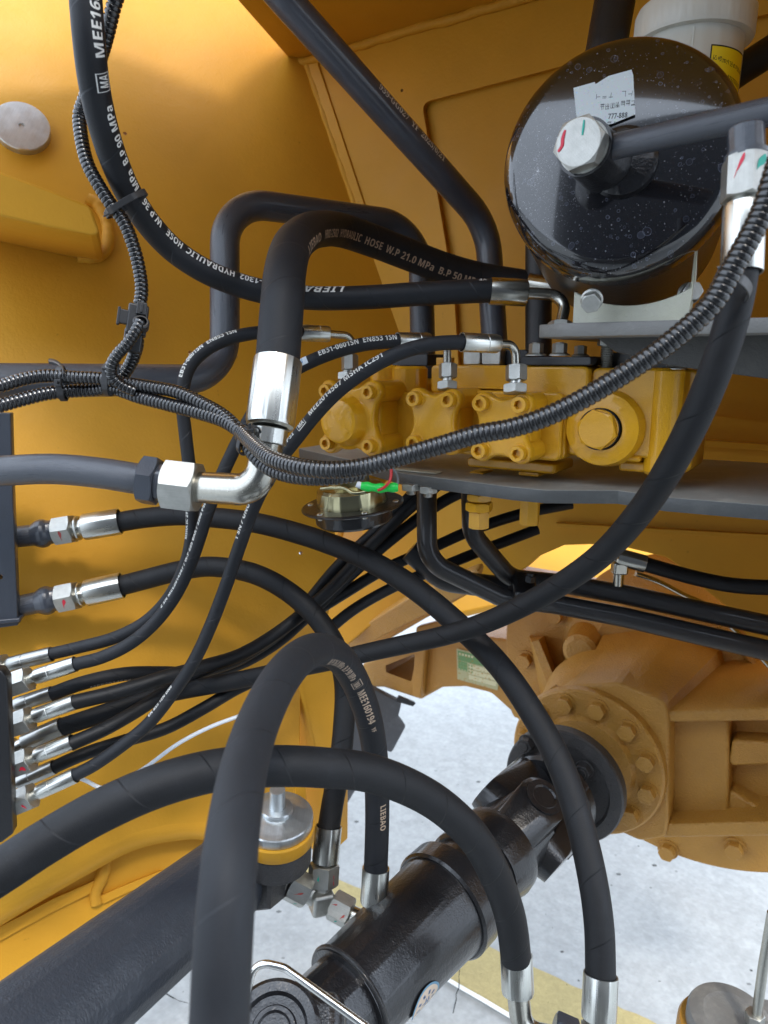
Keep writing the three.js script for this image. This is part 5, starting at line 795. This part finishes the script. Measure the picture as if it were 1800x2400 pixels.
// ---------- steering cylinder with its end block, pin and tee ----------
{
  const T = new Thing('steering_cylinder', 'large slate grey hydraulic cylinder barrel with a dark forged end block', 'hydraulic cylinder');
  const a = P(-200, 2645, .424), b = P(560, 2035, .765), d = b.clone().sub(a); 
  T.part('barrel', put(lathe([[0, 0], [.043, 0], [.043, d.length() * .93], [.044, d.length() * .94], [.044, d.length()], [0, d.length()]], 128), a, d), M.slateMatte);
  T.part('end_block', boxUV(toCreasedNormals(clean(new ConvexGeometry([[626, 2052, .722], [640, 2040, .724], [714, 1988, .775], [626, 2128, .726], [634, 2131, .728], [700, 2076, .785], [548, 2003, .742], [548, 2140, .742], [640, 1968, .80], [560, 1958, .80], [712, 2044, .83], [560, 2100, .84]].map(PL))), .3)), M.forged);
  T.done();
}
{
  const T = new Thing('pivot_pin', 'stepped zinc pin cap standing on a yellow ring above the cylinder end block', 'pin'), o = P(648, 1990, .745), ax = new V3(.06, 1, .10).normalize();
  T.part('eye', put(lathe([[0, -.012], [.0365, -.012], [.0365, .012], [.0345, .016], [0, .016]], 56), o, ax), M.forged);
  T.part('ring', put(lathe([[0, .0165], [.0385, .0165], [.0392, .018], [.0392, .031], [.0380, .0325], [0, .0325]], 64), o, ax), M.wall);
  T.part('cap', put(lathe([[0, .033], [.0368, .033], [.0372, .034], [.0372, .0425], [.0362, .0437], [.028, .0445], [.022, .048], [.0165, .0485], [.0165, .052], [.0155, .0535], [.0085, .054], [.0078, .075], [0, .075]], 64), o, ax), M.pin);
  T.part('edge_plate', plateOn(frame(P(700, 1900, .78), new V3(.3, .1, 1)), [[690, 1830], [716, 1820], [722, 1950], [700, 1990]], .01, .003, .001), M.wall); T.done();
}
{
  const T = new Thing('tee_fitting', 'zinc tee fitting screwed into the end block with nuts dabbed red and green', 'fitting');
  nut(T, P(652, 2056, .768), P(674, 2066, .768), .0335, { turn: .55 }); nut(T, P(676, 2068, .77), P(722, 2092, .772), .031, { turn: .3, marks: [[1, M.green, .62, -.1, .12, .3, 1.3], [0, M.redDull, .5, .1, .1, .45, .6]] });
  const o = P(752, 2108, .778); T.part('tee_body', join(put(disc(.0105, .05, .002).translate(0, -.025, 0), o, P(800, 2132, .778).sub(P(700, 2080, .775)).normalize()), put(disc(.0112, .028, .002), o, P(757, 2060, .782).sub(o).normalize()), put(rbox(.024, .026, .026, .004), o, new V3(.1, 1, 0), .4)), M.nut); T.done();
}
// ---------- lower edge: shiny loop tube, near cap and rod ----------
solo('bent_tube', 'thin shiny steel tube bent into a hook in front of the drive shaft', 'tube', sweep(bent([[575, 2345, .50], [598, 2252, .50], [668, 2268, .495], [960, 2480, .46]], .016), .0026, { cap: true, seg: 18 }), M.chrome);
{
  const T = new Thing('filler_cap', 'round grey cap with an ochre edge and a thin rod standing beside it', 'cap'), o = P(1712, 2402, .74), ax = new V3(.02, 1, .05).normalize();
  T.part('base', put(lathe([[0, -.06], [.047, -.06], [.047, -.004], [.045, 0], [0, 0]], 56), o.clone().add(new V3(-.004, -.006, 0)), ax), M.axle); T.part('cap', put(lathe([[0, -.03], [.0415, -.03], [.043, -.027], [.043, .006], [.041, .010], [.028, .0125], [.025, .0115], [0, .0115]], 56), o, ax), M.bracketGrey);
  T.part('lobe', put(lathe([[0, -.02], [.028, -.02], [.028, .004], [.026, .006], [0, .006]], 36), P(1806, 2405, .735), ax), M.bracketGrey);
  T.part('rod', sweep([P(1810, 2140, .70), P(1788, 2270, .71), P(1768, 2420, .72)], .0048, { cap: true, seg: 18 }), M.steel); T.part('rod_nut', put(hexNut(.016, .012), P(1768, 2398, .72), new V3(-.04, 1, 0)), M.nut); T.done();
}

// ---------- added unseen blockers behind the camera: they darken the low light and show in the tank's gloss ----------
{
  const T = new Thing('added_light_blockers', 'added dark low block and tall dark sheet behind the camera that cut light', 'loader');
  T.part('low_blocker', boxUV(new RoundedBoxGeometry(1.25, .62, .75, 3, .03).rotateY(.25).translate(-.30, .52, .80)), M.plate);
  T.part('tall_blocker', boxUV(new RoundedBoxGeometry(2.9, 2.4, .08, 3, .03).rotateY(-.12).translate(.20, 1.65, 1.38)), M.slateMatte); T.done();
}
renderer.render(scene, camera);
